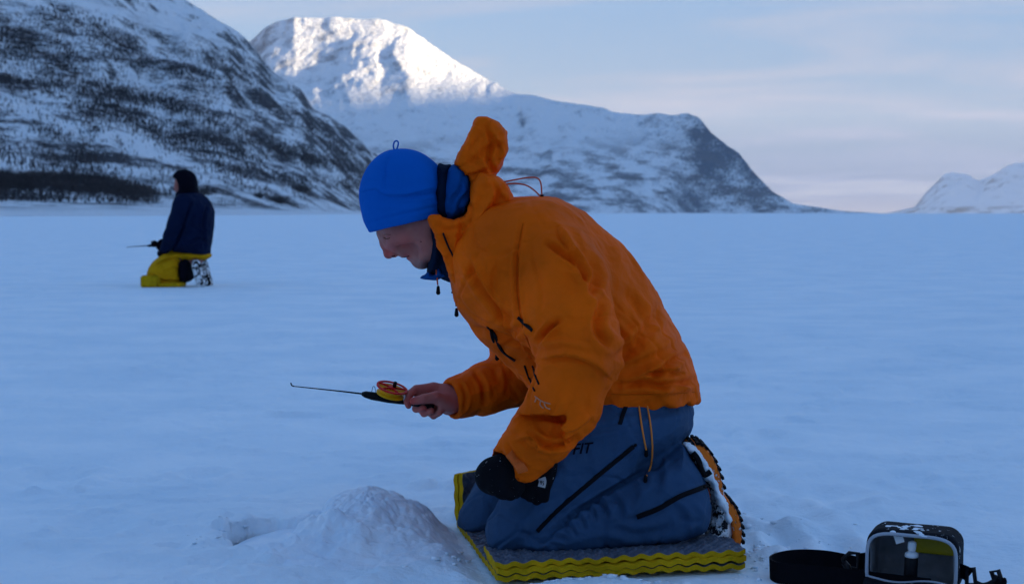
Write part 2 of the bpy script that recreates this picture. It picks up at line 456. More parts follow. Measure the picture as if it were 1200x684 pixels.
def build_sun_ridge():
    """unseen ridge added past the right edge to keep low sun off the lake"""
    d = np.array((math.sin(SUN_AZ), math.cos(SUN_AZ))); n = np.array((-d[1], d[0]))
    if n[1] < 0: n = -n
    t = np.linspace(-9000, 9500, 300); s = np.linspace(3400, 6800, 60)
    T, S = np.meshgrid(t, s, indexing='ij')
    xy = S[..., None] * d + T[..., None] * n
    top = RIDGE(T)
    h = top * np.clip(1 - np.abs(S - 5000) / 1600, 0, None) ** 0.9
    h = h + 0.12 * h * ridged(xy.reshape(-1, 2) / 900.0, 5, 404).reshape(h.shape) * np.clip(np.abs(S - 5000) / 300, 0, 1) - 0.7
    a = np.arange(299)[:, None]; b = np.arange(59)[None, :]
    f = np.stack([a * 60 + b, a * 60 + b + 1, (a + 1) * 60 + b + 1, (a + 1) * 60 + b], -1).reshape(-1, 4)
    me = mesh_from('sun_blocking_ridge', np.concatenate([xy, h[..., None]], -1).reshape(-1, 3), f, [M_MT2])
    link('sun_blocking_ridge', me, kind='structure')
TAN = math.tan(SUN_EL)
def RIDGE(T):  # crest heights chosen to shade everything but the peak
    base = 430 + 60 * np.sin(T / 900.0) + 40 * np.sin(T / 370.0 + 1)
    return base + (860 - base) * sstep(-900, 700, T) - 5 * sstep(2600, 4200, T)
build_sun_ridge()
def build_back_mountain():
    """unseen fell added behind the camera to dim light from the front"""
    x = np.linspace(-6000, 2600, 200); s = np.linspace(0, 1.5, 60)
    X, S = np.meshgrid(x, s, indexing='ij')
    y = -420 - 1300 * S - 0.05 * np.abs(X)
    h = (760 + 110 * np.sin(X / 700.0) + 60 * np.sin(X / 260.0)) * np.where(S < 1, S ** 1.2, 1 - ((S - 1) / 0.5) ** 1.5) * sstep(2600, 1500, X)
    h = h + 0.10 * h * ridged(np.stack([X.ravel(), y.ravel()], 1) / 420.0, 5, 505).reshape(h.shape) - 0.7
    a = np.arange(199)[:, None]; b = np.arange(59)[None, :]
    f = np.stack([a * 60 + b, a * 60 + b + 1, (a + 1) * 60 + b + 1, (a + 1) * 60 + b], -1).reshape(-1, 4)
    link('dimming_fell', mesh_from('dimming_fell', np.stack([X, y, h], -1).reshape(-1, 3), f, [M_MT1]), kind='structure')
build_back_mountain()
# ------------------------------------------------------------------ bare birches and willow scrub
M_TWIG = mat('bare birch twigs', (0.050, 0.040, 0.042), 0.9, 0.1, noise=(0.05, 0.35))
def project(v):
    x = v[..., 0]; y = v[..., 1]; z = v[..., 2] - CAM_H
    d = y * CP - z * SP; h = y * SP + z * CP
    return 600 + F * x / d, 342 - F * h / d
def twig_proto(n, seed, width):
    """bare crown: thin tapering triangles for stem and limbs in a unit-high tree"""
    r = np.random.default_rng(seed); tr = []
    def limb(a, b, w):
        d = b - a; s = np.cross(d, r.normal(size=3)); s = s / (np.linalg.norm(s) + 1e-9) * w
        tr.append([a - s, a + s, b])
    top = np.array((r.normal() * 0.05, r.normal() * 0.05, 0.95))
    limb(np.zeros(3), top, width * 1.5); limb(np.zeros(3), top, width * 1.3)
    for k in range(n):
        t = r.uniform(0.10, 0.75); a = top * t
        ang = r.uniform(0, 2 * math.pi); ln = r.uniform(0.22, 0.45) * (1.1 - 0.5 * t)
        e = r.uniform(0.5, 1.2)
        b = a + ln * np.array((math.cos(ang) * math.cos(e), math.sin(ang) * math.cos(e), math.sin(e)))
        limb(a, b, width * r.uniform(0.8, 1.3))
    return np.array(tr)
def bush_proto(n, seed, width):
    """shrub without a leader: many thin stems fanning from the foot into a rounded top, each forked near its end"""
    r = np.random.default_rng(seed); tr = []
    def limb(a, b, w):
        d = b - a; s = np.cross(d, r.normal(size=3)); s = s / (np.linalg.norm(s) + 1e-9) * w
        tr.append([a - s, a + s, b])
    for k in range(n):
        ang = r.uniform(0, 2 * math.pi); e = math.asin(r.uniform(0.45, 1.0)); ln = r.uniform(0.65, 1.0)
        b = ln * np.array((math.cos(ang) * math.cos(e), math.sin(ang) * math.cos(e), math.sin(e)))
        a = np.array((math.cos(ang), math.sin(ang), 0)) * 0.05; limb(a, b, width)
        m = a + (b - a) * r.uniform(0.45, 0.7)
        for q in range(2): limb(m, m + (b - m) + r.normal(size=3) * 0.13, width * 0.8)
    return np.array(tr)
def scatter(pos, hgt, protos, seed):
    r = np.random.default_rng(seed); out = []
    k = r.integers(0, len(protos), len(pos)); a = r.uniform(0, 6.283, len(pos)); wd = r.uniform(0.75, 1.3, len(pos))
    for i, pr in enumerate(protos):
        m = k == i
        if not m.any(): continue
        c = np.cos(a[m])[:, None, None]; s = np.sin(a[m])[:, None, None]; h = hgt[m][:, None, None]; w = wd[m][:, None, None]
        x = pr[None, ..., 0]; y = pr[None, ..., 1]; z = pr[None, ..., 2]
        q = np.stack([(c * x - s * y) * h * w, (s * x + c * y) * h * w, z * h + 0 * x], -1) + pos[m][:, None, None, :]
        out.append(q.reshape(-1, 3))
    v = np.concatenate(out)
    return v, np.arange(len(v)).reshape(-1, 3)

def polyline_dist(px, py, pts):
    best = np.full(px.shape, 1e9)
    for (x0, y0), (x1, y1) in zip(pts[:-1], pts[1:]):
        dx, dy = x1 - x0, y1 - y0
        t = np.clip(((px - x0) * dx + (py - y0) * dy) / (dx * dx + dy * dy), 0, 1)
        best = np.minimum(best, np.hypot(px - x0 - t * dx, py - y0 - t * dy))
    return best
def slope_trees():
    v = near_v[:, :240]
    px, py = project(v)
    q = v.reshape(-1, 3)
    X, Y = px.ravel(), py.ravel()
    g = np.abs(np.gradient(px, axis=0) * np.gradient(py, axis=1)).ravel()
    dens = np.full(X.shape, 0.0)
    # belts of birch that run down the slope to the right
    for w, d, pts in BELTS:
        dens = np.maximum(dens, d * np.exp(-(polyline_dist(X, Y, pts) / w) ** 2))
    n1 = fbm(np.stack([X * 0.013 + Y * 0.006, (Y - X * 0.42) * 0.050], 1), 5, 71)
    n2 = fbm(np.stack([X * 0.09, Y * 0.11], 1), 3, 73)
    dens = dens * (0.75 + 0.9 * n2) + 0.40 * sstep(-0.12, 0.45, n1 + 0.5 * n2) * sstep(45, 110, Y + X * -0.10 + 30)
    for (cx, cy, rx, ry, a) in CLEAR: dens = dens * (1 - a * np.exp(-(((X - cx) + 0.0) / rx) ** 2 - ((Y - cy - 0.42 * (X - cx)) / ry) ** 2))
    dens = dens * (q[:, 2] > 5.0) * (X > -260) * (X < 560) * (Y > -60)
    dens = np.clip(dens, 0, None)
    wgt = dens * np.minimum(g, 40)
    r = np.random.default_rng(5)
    n = int(min(42000, wgt.sum() * 1.05))
    pick = r.choice(len(wgt), n, p=wgt / wgt.sum())
    pos = q[pick] + np.concatenate([r.normal(size=(n, 2)) * 4.0, np.zeros((n, 1))], 1)
    pos[:, 2] -= 0.8
    dist = pos[:, 1]
    hgt = r.uniform(2.4, 5.0, n) * (0.8 + 0.45 * sstep(600, 2000, dist))
    protos = [twig_proto(7, 900 + k, 0.052) for k in range(8)]
    vv, f = scatter(pos, hgt, protos, 8)
    link('birch_wood', mesh_from('birch_wood', vv, f, [M_TWIG], smooth=False), kind='stuff', label='bare birch wood in dark belts across the snowy slope', category='wood')
CLEAR = [(45, 125, 40, 26, 0.85), (30, 172, 34, 16, 0.9), (140, 178, 60, 12, 0.85), (170, 205, 60, 12, 0.7), (190, 30, 70, 22, 0.9), (300, 120, 40, 14, 0.8), (250, 212, 60, 9, 0.7), (360, 205, 40, 7, 0.6), (120, 70, 40, 8, 0.6)]
BELTS = [
    (22, 1.1, [(-40, 40), (30, 55), (80, 75)]),
    (12, 1.2, [(60, 20), (110, 35), (150, 60)]),
    (8, 1.6, [(-60, 80), (40, 100), (120, 108), (200, 120), (262, 150), (330, 178), (395, 192), (440, 202)]),
    (10, 1.4, [(90, 112), (150, 140), (190, 158), (240, 168), (300, 190)]),
    (7, 1.0, [(-60, 40), (60, 55), (150, 72), (230, 92), (300, 118), (350, 150)]),
    (9, 1.3, [(100, 110), (105, 150), (95, 185)]),
    (8, 1.0, [(45, 150), (75, 158)]),
    (6, 0.8, [(210, 60), (260, 80), (300, 100)]),
    (7, 0.9, [(250, 195), (300, 205), (370, 212), (430, 222)]),
    (6, 0.9, [(330, 215), (350, 222)]),
    (8, 0.7, [(360, 150), (400, 180)]),
]
slope_trees()

def shore_scrub():
    """dark willow thicket along the foot of the slope: reads as one mass"""
    v = near_v[:, :240]; px, py = project(v); q = v.reshape(-1, 3); X, Y = px.ravel(), py.ravel()
    d = np.maximum(np.exp(-(polyline_dist(X, Y, [(-200, 205), (-60, 208), (30, 214), (110, 217), (150, 224), (172, 229)]) / 8.5) ** 4), 0)
    g = np.abs(np.gradient(px, axis=0) * np.gradient(py, axis=1)).ravel()
    wgt = d * np.minimum(g, 40); wgt[X < -240] = 0
    r = np.random.default_rng(15); n = 2200
    pick = r.choice(len(wgt), n, p=wgt / wgt.sum())
    pos = q[pick] + np.concatenate([r.normal(size=(n, 2)) * 1.6, np.zeros((n, 1))], 1); pos[:, 2] -= 0.5
    hgt = r.uniform(2.6, 5.2, n) * (1 + 0.5 * fbm(np.stack([X[pick] * 0.05, Y[pick] * 0.05], 1), 3, 77))
    protos = [bush_proto(15, 300 + k, 0.022) for k in range(8)]
    vv, f = scatter(pos, hgt, protos, 18)
    link('willow_thicket', mesh_from('willow_thicket', vv, f, [M_TWIG], smooth=False), kind='stuff', label='dark bare willow thicket along the shore', category='thicket')
    # tufts and stones breaking the snow at the water's edge
    d = np.exp(-(polyline_dist(X, Y, [(-100, 232), (60, 233), (180, 236), (300, 240), (420, 243)]) / 4.0) ** 2) * (0.25 + sstep(0, 0.5, fbm(np.stack([X * 0.06, Y * 0.3], 1), 3, 75)))
    wgt = d * np.minimum(g, 40); n = 700
    pick = r.choice(len(wgt), n, p=wgt / wgt.sum()); pos = q[pick].copy(); pos[:, 2] -= 0.15
    vv, f = scatter(pos, r.uniform(0.35, 1.1, n), [twig_proto(12, 500 + k, 0.06) for k in range(4)], 19)
    link('shore_grass', mesh_from('shore_grass', vv, f, [M_TWIG], smooth=False), kind='stuff', label='dead grass tufts along the snowy shore', category='grass')
shore_scrub()

def shore_bush(px, py, h, wide, seed, label):
    v = near_v[:, :240]; X, Y = project(v)
    i = np.argmin((X - px) ** 2 * 4 + (Y - py) ** 2); base = v.reshape(-1, 3)[i]
    root = thing('willow_bush', base - np.array((0, 0, 0.3)), label, 'bush', 'lone willow bushes on the shore')
    pr = [bush_proto(18, seed + k, 0.02) for k in range(5)]
    r = np.random.default_rng(seed); n = int(10 * wide)
    pos = np.stack([r.normal(size=n) * wide * h * 0.30, r.normal(size=n) * h * 0.25, np.zeros(n)], 1)
    vv, f = scatter(pos, h * r.uniform(0.6, 1.0, n) * np.exp(-(pos[:, 0] / (wide * h)) ** 2), pr, seed)
    link('twigs', mesh_from('twigs', vv, f, [M_TWIG], smooth=False), root)
    st = np.concatenate([twig_proto(3, seed + 50 + k, 0.05).reshape(-1, 3) * h * 0.7 + np.array((pos[k, 0], pos[k, 1], 0)) for k in range(min(n, 5))])
    st_o = link('stems', mesh_from('stems', st, np.arange(len(st)).reshape(-1, 3), [M_TWIG], smooth=False), root); st_o['kind'] = 'stuff'
shore_bush(326, 238, 9.5, 1.0, 610, 'round dark bush standing alone in the snow at the foot of the slope')
shore_bush(304, 232, 6.5, 0.8, 620, 'small dark bush close beside a bigger round one on the shore')
shore_bush(350, 224, 8.0, 2.2, 630, 'wide low dark bush on the slope just above the round one')
shore_bush(238, 228, 8.0, 1.2, 640, 'bush on the snowy shore just behind the fisherman in navy')
# ------------------------------------------------------------------ solid modelling on a distance grid
def smooth_poly(pts, n=6, closed=True):
    pts = np.asarray(pts, float); m = len(pts); out = []
    rng_ = range(m) if closed else range(m - 1)
    for i in rng_:
        p0, p1, p2, p3 = (pts[(i - 1) % m], pts[i], pts[(i + 1) % m], pts[(i + 2) % m]) if closed else (pts[max(i - 1, 0)], pts[i], pts[i + 1], pts[min(i + 2, m - 1)])
        for k in range(n):
            t = k / n
            out.append(0.5 * ((2 * p1) + (-p0 + p2) * t + (2 * p0 - 5 * p1 + 4 * p2 - p3) * t * t + (-p0 + 3 * p1 - 3 * p2 + p3) * t ** 3))
    if not closed: out.append(pts[-1])
    return np.array(out)
def poly_sdf(X, Z, poly):
    d = np.full(X.shape, 1e9, np.float32); s = np.zeros(X.shape, bool)
    n = len(poly)
    for i in range(n):
        ax, az = poly[i]; bx, bz = poly[(i + 1) % n]
        ex, ez = bx - ax, bz - az; L2 = ex * ex + ez * ez
        if L2 < 1e-14: continue
        t = np.clip(((X - ax) * ex + (Z - az) * ez) / L2, 0, 1)
        d = np.minimum(d, (X - ax - t * ex) ** 2 + (Z - az - t * ez) ** 2)
        if az != bz:
            c = ((az > Z) != (bz > Z)) & (X < ex * (Z - az) / ez + ax)
            s ^= c
    d = np.sqrt(d)
    return np.where(s, -d, d)
def smin(a, b, k):
    if k <= 0: return np.minimum(a, b)
    h = np.maximum(k - np.abs(a - b), 0) / k
    return np.minimum(a, b) - h * h * k * 0.25
def smax(a, b, k):
    return -smin(-a, -b, k)
class Vol:
    def __init__(s, lo, hi, h):
        s.lo = np.array(lo, float); s.h = h
        s.n = np.ceil((np.array(hi) - s.lo) / h).astype(int) + 1
        s.ax = [(s.lo[k] + h * np.arange(s.n[k])).astype(np.float32) for k in range(3)]
        s.d = np.full(s.n, 0.5, np.float32)
    def box(s, lo, hi):
        i = np.clip(np.floor((np.array(lo) - s.lo) / s.h).astype(int), 0, s.n); j = np.clip(np.ceil((np.array(hi) - s.lo) / s.h).astype(int) + 1, 0, s.n)
        sl = tuple(slice(a, b) for a, b in zip(i, j))
        return sl, s.ax[0][sl[0]][:, None, None], s.ax[1][sl[1]][None, :, None], s.ax[2][sl[2]][None, None, :]
    def put(s, sl, e, k, op):
        if op == 'add': s.d[sl] = smin(s.d[sl], e, k)
        elif op == 'sub': s.d[sl] = smax(s.d[sl], -e, k)
        elif op == 'and': s.d[sl] = smax(s.d[sl], e, k)
    def cone(s, a, b, ra, rb, k=0.0, op='add', sy=1.0):
        a = np.array(a, float); b = np.array(b, float); m = max(ra, rb) / min(sy, 1) + k + 4 * s.h
        sl, x, y, z = s.box(np.minimum(a, b) - m, np.maximum(a, b) + m)
        d = b - a; d[1] *= sy; L2 = max(float(d @ d), 1e-12)
        px, py, pz = x - a[0], (y - a[1]) * sy, z - a[2]
        t = np.clip((px * d[0] + py * d[1] + pz * d[2]) / L2, 0, 1)
        e = np.sqrt((px - t * d[0]) ** 2 + (py - t * d[1]) ** 2 + (pz - t * d[2]) ** 2) - (ra + (rb - ra) * t)
        s.put(sl, e.astype(np.float32), k, op)
    def chain(s, pts, k=0.0, k0=None, op='add', sy=1.0):
        for i in range(len(pts) - 1):
            s.cone(pts[i][0], pts[i + 1][0], pts[i][1], pts[i + 1][1], (k0 if (i == 0 and k0 is not None) else k), op, sy)
    def ell(s, c, r, k=0.0, op='add', R=None):
        c = np.array(c, float); r = np.array(r, float); m = r.max() + k + 4 * s.h
        sl, x, y, z = s.box(c - m, c + m)
        q = [x - c[0], y - c[1], z - c[2]]
        if R is not None:
            q = [R[0][i] * q[0] + R[1][i] * q[1] + R[2][i] * q[2] for i in range(3)]
        l0 = np.sqrt((q[0] / r[0]) ** 2 + (q[1] / r[1]) ** 2 + (q[2] / r[2]) ** 2)
        l1 = np.sqrt((q[0] / r[0] ** 2) ** 2 + (q[1] / r[1] ** 2) ** 2 + (q[2] / r[2] ** 2) ** 2) + 1e-9
        s.put(sl, (l0 * (l0 - 1) / l1).astype(np.float32), k, op)
    def pillow(s, poly_px, Yc, w, r, k=0.0, op='add', yaw=0.0, sz=0.0, smooth=5, power=2.0):
        """outline (picture points taken at depth Yc) given body: half-width w across, edges rounded over r"""
        q = smooth_poly(poly_px, smooth) if smooth else np.asarray(poly_px, float)
        W = np.array([P(a, b, Yc) for a, b in q])[:, [0, 2]]
        c = W.mean(0); m = k + 4 * s.h
        ext = (W[:, 0].max() - W[:, 0].min()) * abs(yaw) + (W[:, 1].max() - W[:, 1].min()) * abs(sz)
        sl, x, y, z = s.box((W[:, 0].min() - m, Yc - w - ext - m, W[:, 1].min() - m), (W[:, 0].max() + m, Yc + w + ext + m, W[:, 1].max() + m))
        X, Z = np.meshgrid(x.ravel(), z.ravel(), indexing='ij')
        d2 = poly_sdf(X, Z, W).astype(np.float32)
        yy = np.abs(y - (Yc + yaw * (x - c[0]) + sz * (z - c[1])))
        a = np.maximum(d2 + r, 0)[:, None, :]
        if power == 2.0: e = np.sqrt(a * a + (yy * (r / w)) ** 2) - r
        else: e = (a ** power + (yy * (r / w)) ** power) ** (1 / power) - r
        s.put(sl, e.astype(np.float32), k, op)
    def mesh(s, iters=2):
        d = s.d; ins = d < 0
        ii = [np.where(ins.any(axis=tuple(q for q in range(3) if q != k)))[0] for k in range(3)]
        lo = [max(v[0] - 2, 0) for v in ii]; hi = [v[-1] + 3 for v in ii]
        sl = tuple(slice(a, b) for a, b in zip(lo, hi)); d = d[sl]; ins = ins[sl]
        org = s.lo + s.h * np.array(lo)
        c = np.zeros([q - 1 for q in d.shape], np.uint8)
        cor = [(a, b, e) for a in (0, 1) for b in (0, 1) for e in (0, 1)]
        sh = d.shape
        def sub(arr, o): return arr[o[0]:sh[0] - 1 + o[0], o[1]:sh[1] - 1 + o[1], o[2]:sh[2] - 1 + o[2]]
        for o in cor: c += sub(ins, o)
        act = (c > 0) & (c < 8)
        I, J, K = np.nonzero(act)
        idx = np.full(c.shape, -1, np.int32); idx[I, J, K] = np.arange(len(I))
        acc = np.zeros((len(I), 3)); cnt = np.zeros(len(I))
        for ax in range(3):
            for u in (0, 1):
                for v in (0, 1):
                    o0 = [0, 0, 0]; oth = [q for q in range(3) if q != ax]; o0[oth[0]] = u; o0[oth[1]] = v
                    o1 = list(o0); o1[ax] = 1
                    v0 = d[I + o0[0], J + o0[1], K + o0[2]]; v1 = d[I + o1[0], J + o1[1], K + o1[2]]
                    cr = (v0 < 0) != (v1 < 0)
                    t = v0[cr] / (v0[cr] - v1[cr])
                    p = np.tile(np.array(o0, float), (cr.sum(), 1)); p[:, ax] = t
                    acc[cr] += p; cnt[cr] += 1
        V = (acc / cnt[:, None] + np.stack([I, J, K], 1)) * s.h + org
        faces = []
        for ax in range(3):
            a1, a2 = [(1, 2), (2, 0), (0, 1)][ax]
            s0 = [slice(1, -1)] * 3; s1 = [slice(1, -1)] * 3
            s0[ax] = slice(0, -1); s1[ax] = slice(1, None)
            e0 = ins[tuple(s0)]; e1 = ins[tuple(s1)]
            A = np.stack(np.nonzero(e0 != e1), 1)
            if not len(A): continue
            flip = e0[A[:, 0], A[:, 1], A[:, 2]]
            for q in range(3):
                if q != ax: A[:, q] += 1
            def cell(u, v):
                B = A.copy(); B[:, a1] -= u; B[:, a2] -= v
                return idx[B[:, 0], B[:, 1], B[:, 2]]
            f = np.stack([cell(1, 1), cell(0, 1), cell(0, 0), cell(1, 0)], 1)
            f[~flip] = f[~flip][:, ::-1]
            faces.append(f)
        Fq = np.concatenate(faces)
        Fq = Fq[(Fq >= 0).all(1)]
        V = laplace(V, Fq, iters)
        return V, Fq
def laplace(V, Fq, iters, lam=0.5):
    if iters <= 0: return V
    k = Fq.shape[1]
    a = np.concatenate([Fq[:, i] for i in range(k)] * 2); b = np.concatenate([Fq[:, (i + 1) % k] for i in range(k)] + [Fq[:, (i - 1) % k] for i in range(k)])
    n = len(V); deg = np.bincount(a, minlength=n).astype(float); deg[deg == 0] = 1
    for it in range(iters):
        V = V + lam * (np.stack([np.bincount(a, V[b, q], minlength=n) for q in range(3)], 1) / deg[:, None] - V)
    return V
def thin_out(V, Fq, keep, cell):
    """merge the vertices that are not kept on a coarse lattice (cloth covers them); the skin stays closed"""
    key = np.floor(V / cell).astype(np.int64); key = key[:, 0] * 4000003 + key[:, 1] * 2003 + key[:, 2]
    key = np.where(keep, 10 ** 15 + np.arange(len(V)), key)
    u, inv = np.unique(key, return_inverse=True); n = len(u); c = np.bincount(inv, minlength=n).astype(float)
    W = np.stack([np.bincount(inv, V[:, q], minlength=n) / c for q in range(3)], 1)
    f = inv[Fq]; t = np.concatenate([f[:, [0, 1, 2]], f[:, [0, 2, 3]]])
    t = t[(t[:, 0] != t[:, 1]) & (t[:, 1] != t[:, 2]) & (t[:, 0] != t[:, 2])]
    return W, t
def normals(V, Fq):
    c = np.cross(V[Fq[:, 2]] - V[Fq[:, 0]], V[Fq[:, 3 if Fq.shape[1] == 4 else 2]] - V[Fq[:, 1]]) if Fq.shape[1] == 4 else np.cross(V[Fq[:, 1]] - V[Fq[:, 0]], V[Fq[:, 2]] - V[Fq[:, 0]])
    N = np.zeros_like(V)
    for q in range(3):
        for k in range(Fq.shape[1]): N[:, q] += np.bincount(Fq[:, k], c[:, q], minlength=len(V))
    return N / (np.linalg.norm(N, axis=1, keepdims=True) + 1e-12)
def folds(V, N, lst, ymax=None):
    """cloth folds along picture polylines, raised or sunk on the side that is turned to the viewer's side of the body"""
    px, py = project(V); out = np.zeros(len(V))
    face = sstep(0.25, -0.25, N[:, 1])
    for f in lst:
        pts, w, a = f[0], f[1], f[2]; kind = f[3] if len(f) > 3 else 'v'
        q = smooth_poly(pts, 5, closed=False)
        m = (px > q[:, 0].min() - 5 * w) & (px < q[:, 0].max() + 5 * w) & (py > q[:, 1].min() - 5 * w) & (py < q[:, 1].max() + 5 * w)
        if not m.any(): continue
        X, Y = px[m], py[m]
        best = np.full(len(X), 1e9); tt = np.zeros(len(X)); sg = np.zeros(len(X)); n = len(q) - 1
        for i in range(n):
            (x0, y0), (x1, y1) = q[i], q[i + 1]; dx, dy = x1 - x0, y1 - y0
            t = np.clip(((X - x0) * dx + (Y - y0) * dy) / (dx * dx + dy * dy + 1e-9), 0, 1)
            ex, ey = X - x0 - t * dx, Y - y0 - t * dy; d = np.hypot(ex, ey); u = d < best
            best = np.where(u, d, best); tt = np.where(u, (i + t) / n, tt); sg = np.where(u, np.sign(dx * ey - dy * ex), sg)
        env = np.sqrt(np.clip(np.sin(np.pi * np.clip(tt * 0.94 + 0.03, 0, 1)), 0, 1))
        d = best / w
        if kind == 'v': prof = -np.exp(-d * d) + 0.55 * np.exp(-((d - 1.9) / 0.9) ** 2)
        elif kind == 'r': prof = np.exp(-d * d)
        else: # 'l': an overlapping lip, high on the left-hand side of the line and dropping across it
            sd = d * sg
            prof = np.where(sd < 0, np.exp(-(sd / 2.0) ** 2), np.exp(-(sd / 0.35) ** 2) * 1.6 - 0.6 * np.exp(-(sd / 1.3) ** 2))
        out[m] += a * env * prof
    return V + N * (out * face)[:, None]
# ---- lines and bands laid on a garment
def bvh_of(V, Fq):
    return BVHTree.FromPolygons([tuple(v) for v in V], [tuple(f) for f in Fq])
CAMV = Vector((0, 0, CAM_H))
def on_surface(bvh, px, py, lift=0.0):
    d = (Vector(P(px, py, 3.0)) - CAMV).normalized()
    hit, n, i, t = bvh.ray_cast(CAMV, d)
    if hit is None: return None, None
    if n.dot(d) > 0: n = -n
    return np.array(hit + n * lift), np.array(n)
def tube_mesh(name, pts, r, mat_, n=8, closed=False, rs=None):
    pts = np.asarray(pts, float); m = len(pts)
    T = np.gradient(pts, axis=0)
    if closed: T = np.roll(pts, -1, 0) - np.roll(pts, 1, 0)
    T = T / (np.linalg.norm(T, axis=1, keepdims=True) + 1e-12)
    ref = np.array((0.0, 0.0, 1.0)); ref = np.array((0.0, 1.0, 0.0)) if abs(T[0] @ ref) > 0.9 else ref
    v = []; s = np.cross(T[0], ref); s /= np.linalg.norm(s)
    for i in range(m):
        s = s - T[i] * (s @ T[i]); s /= np.linalg.norm(s) + 1e-12; b = np.cross(T[i], s)
        ri = r if rs is None else rs[i]
        for k in range(n):
            a = 2 * math.pi * k / n; v.append(pts[i] + ri * (math.cos(a) * s + math.sin(a) * b))
    f = []
    for i in range(m if closed else m - 1):
        i2 = (i + 1) % m
        for k in range(n): f.append((i * n + k, i * n + (k + 1) % n, i2 * n + (k + 1) % n, i2 * n + k))
    if not closed:
        c0 = len(v); v.append(pts[0]); v.append(pts[-1])
        for k in range(n):
            f.append((c0, (k + 1) % n, k)); f.append((c0 + 1, (m - 1) * n + k, (m - 1) * n + (k + 1) % n))
    return mesh_from(name, v, f, [mat_])
def band_mesh(name, bvh, line, w, mat_, lift=0.0015, thick=0.002, n=6, taper=False):
    """flat band of width w (metres) along a picture polyline, lying on the garment"""
    q = smooth_poly(line, n, closed=False); pts = []; nor = []
    for a, b in q:
        p, nn = on_surface(bvh, a, b, lift)
        if p is not None: pts.append(p); nor.append(nn)
    pts = np.array(pts); nor = np.array(nor)
    for it in range(2):
        pts[1:-1] = 0.5 * pts[1:-1] + 0.25 * (pts[2:] + pts[:-2]); nor[1:-1] = 0.5 * nor[1:-1] + 0.25 * (nor[2:] + nor[:-2])
    nor /= np.linalg.norm(nor, axis=1, keepdims=True)
    T = np.gradient(pts, axis=0); T /= np.linalg.norm(T, axis=1, keepdims=True) + 1e-12
    S = np.cross(T, nor); S /= np.linalg.norm(S, axis=1, keepdims=True) + 1e-12
    v = []; f = []; m = len(pts)
    for i in range(m):
        ww = w * (0.5 if not taper else 0.5 * min(1, 0.35 + 2 * min(i, m - 1 - i) / m))
        v += [pts[i] - S[i] * ww - nor[i] * 0.004, pts[i] - S[i] * ww + nor[i] * thick, pts[i] + S[i] * ww + nor[i] * thick, pts[i] + S[i] * ww - nor[i] * 0.004]
    for i in range(m - 1):
        for k in range(4): f.append((i * 4 + k, i * 4 + (k + 1) % 4, i * 4 + 4 + (k + 1) % 4, i * 4 + 4 + k))
    f += [(3, 2, 1, 0), (m * 4 - 4, m * 4 - 3, m * 4 - 2, m * 4 - 1)]
    return mesh_from(name, v, f, [mat_], smooth=False)
# ------------------------------------------------------------------ the kneeling fisherman in orange
def cloth(name, color, rough=0.62, weave=1500, crinkle=38, cd=0.006, var=0.10, spec=0.25, facet=None):
    m = mat(name, color, rough, spec, noise=(7, var), bump=[(crinkle, cd, 5), (crinkle * 3.3, cd * 0.22, 4), (weave, 0.00025, 2)])
    if facet:       # crisp crumpling of a stiff shell: planar facets that meet in creases
        N = m.node_tree.nodes; L = m.node_tree.links; b = N['Principled BSDF']
        last = b.inputs['Normal'].links[0].from_socket
        tc = N.new('ShaderNodeTexCoord'); nz = N.new('ShaderNodeTexNoise'); nz.inputs['Scale'].default_value = facet[0] * 0.45; nz.inputs['Detail'].default_value = 3
        L.new(tc.outputs['Object'], nz.inputs['Vector'])
        ad = N.new('ShaderNodeVectorMath'); ad.operation = 'MULTIPLY_ADD'; ad.inputs[1].default_value = (0.10, 0.10, 0.10)
        L.new(nz.outputs['Color'], ad.inputs[0]); L.new(tc.outputs['Object'], ad.inputs[2])
        for sc, di in ((facet[0], facet[1]), (facet[0] * 2.3, facet[1] * 0.35)):
            vo = N.new('ShaderNodeTexVoronoi'); vo.inputs['Scale'].default_value = sc
            L.new(ad.outputs[0], vo.inputs['Vector'])
            bp = N.new('ShaderNodeBump'); bp.inputs['Distance'].default_value = di; bp.inputs['Strength'].default_value = 0.7
            L.new(vo.outputs['Distance'], bp.inputs['Height']); L.new(last, bp.inputs['Normal']); last = bp.outputs[0]
        L.new(last, b.inputs['Normal'])
    return m
M_JACKET = cloth('orange shell fabric', (0.80, 0.106, 0.001), 0.66, cd=0.004, spec=0.06, var=0.16, facet=(11, 0.020))
M_JACKET_IN = cloth('dark orange lining', (0.40, 0.10, 0.01))
M_TROUSER = cloth('slate blue ski trouser', (0.029, 0.067, 0.134), 0.7, cd=0.004, crinkle=30, spec=0.06, var=0.15, facet=(9, 0.016))
M_BEANIE = cloth('royal blue stretch knit', (0.003, 0.108, 0.45), 0.85, cd=0.002, crinkle=60, var=0.06, spec=0.03)
M_FLEECE = cloth('blue fleece', (0.004, 0.065, 0.24), 0.9, cd=0.003, spec=0.03)
M_NAVY = cloth('navy neck gaiter', (0.005, 0.012, 0.030), 0.9, cd=0.003, spec=0.03)
M_BLACK = mat('black trim', (0.005, 0.005, 0.007), 0.7, 0.08, bump=[(300, 0.0006, 3)])
M_CORD = mat('orange shock cord', (0.75, 0.22, 0.03), 0.7)
M_REDCORD = mat('red shock cord', (0.55, 0.08, 0.03), 0.7)
M_BRICK = mat('rust orange cuff tab', (0.62, 0.10, 0.006), 0.6)
M_WHITE = mat('white print', (0.75, 0.75, 0.75), 0.7)
M_LOGO = mat('faded sleeve print', (0.50, 0.20, 0.11), 0.7, 0.1)
M_PRINT = mat('dark trouser print', (0.002, 0.004, 0.010), 0.7, 0.05)
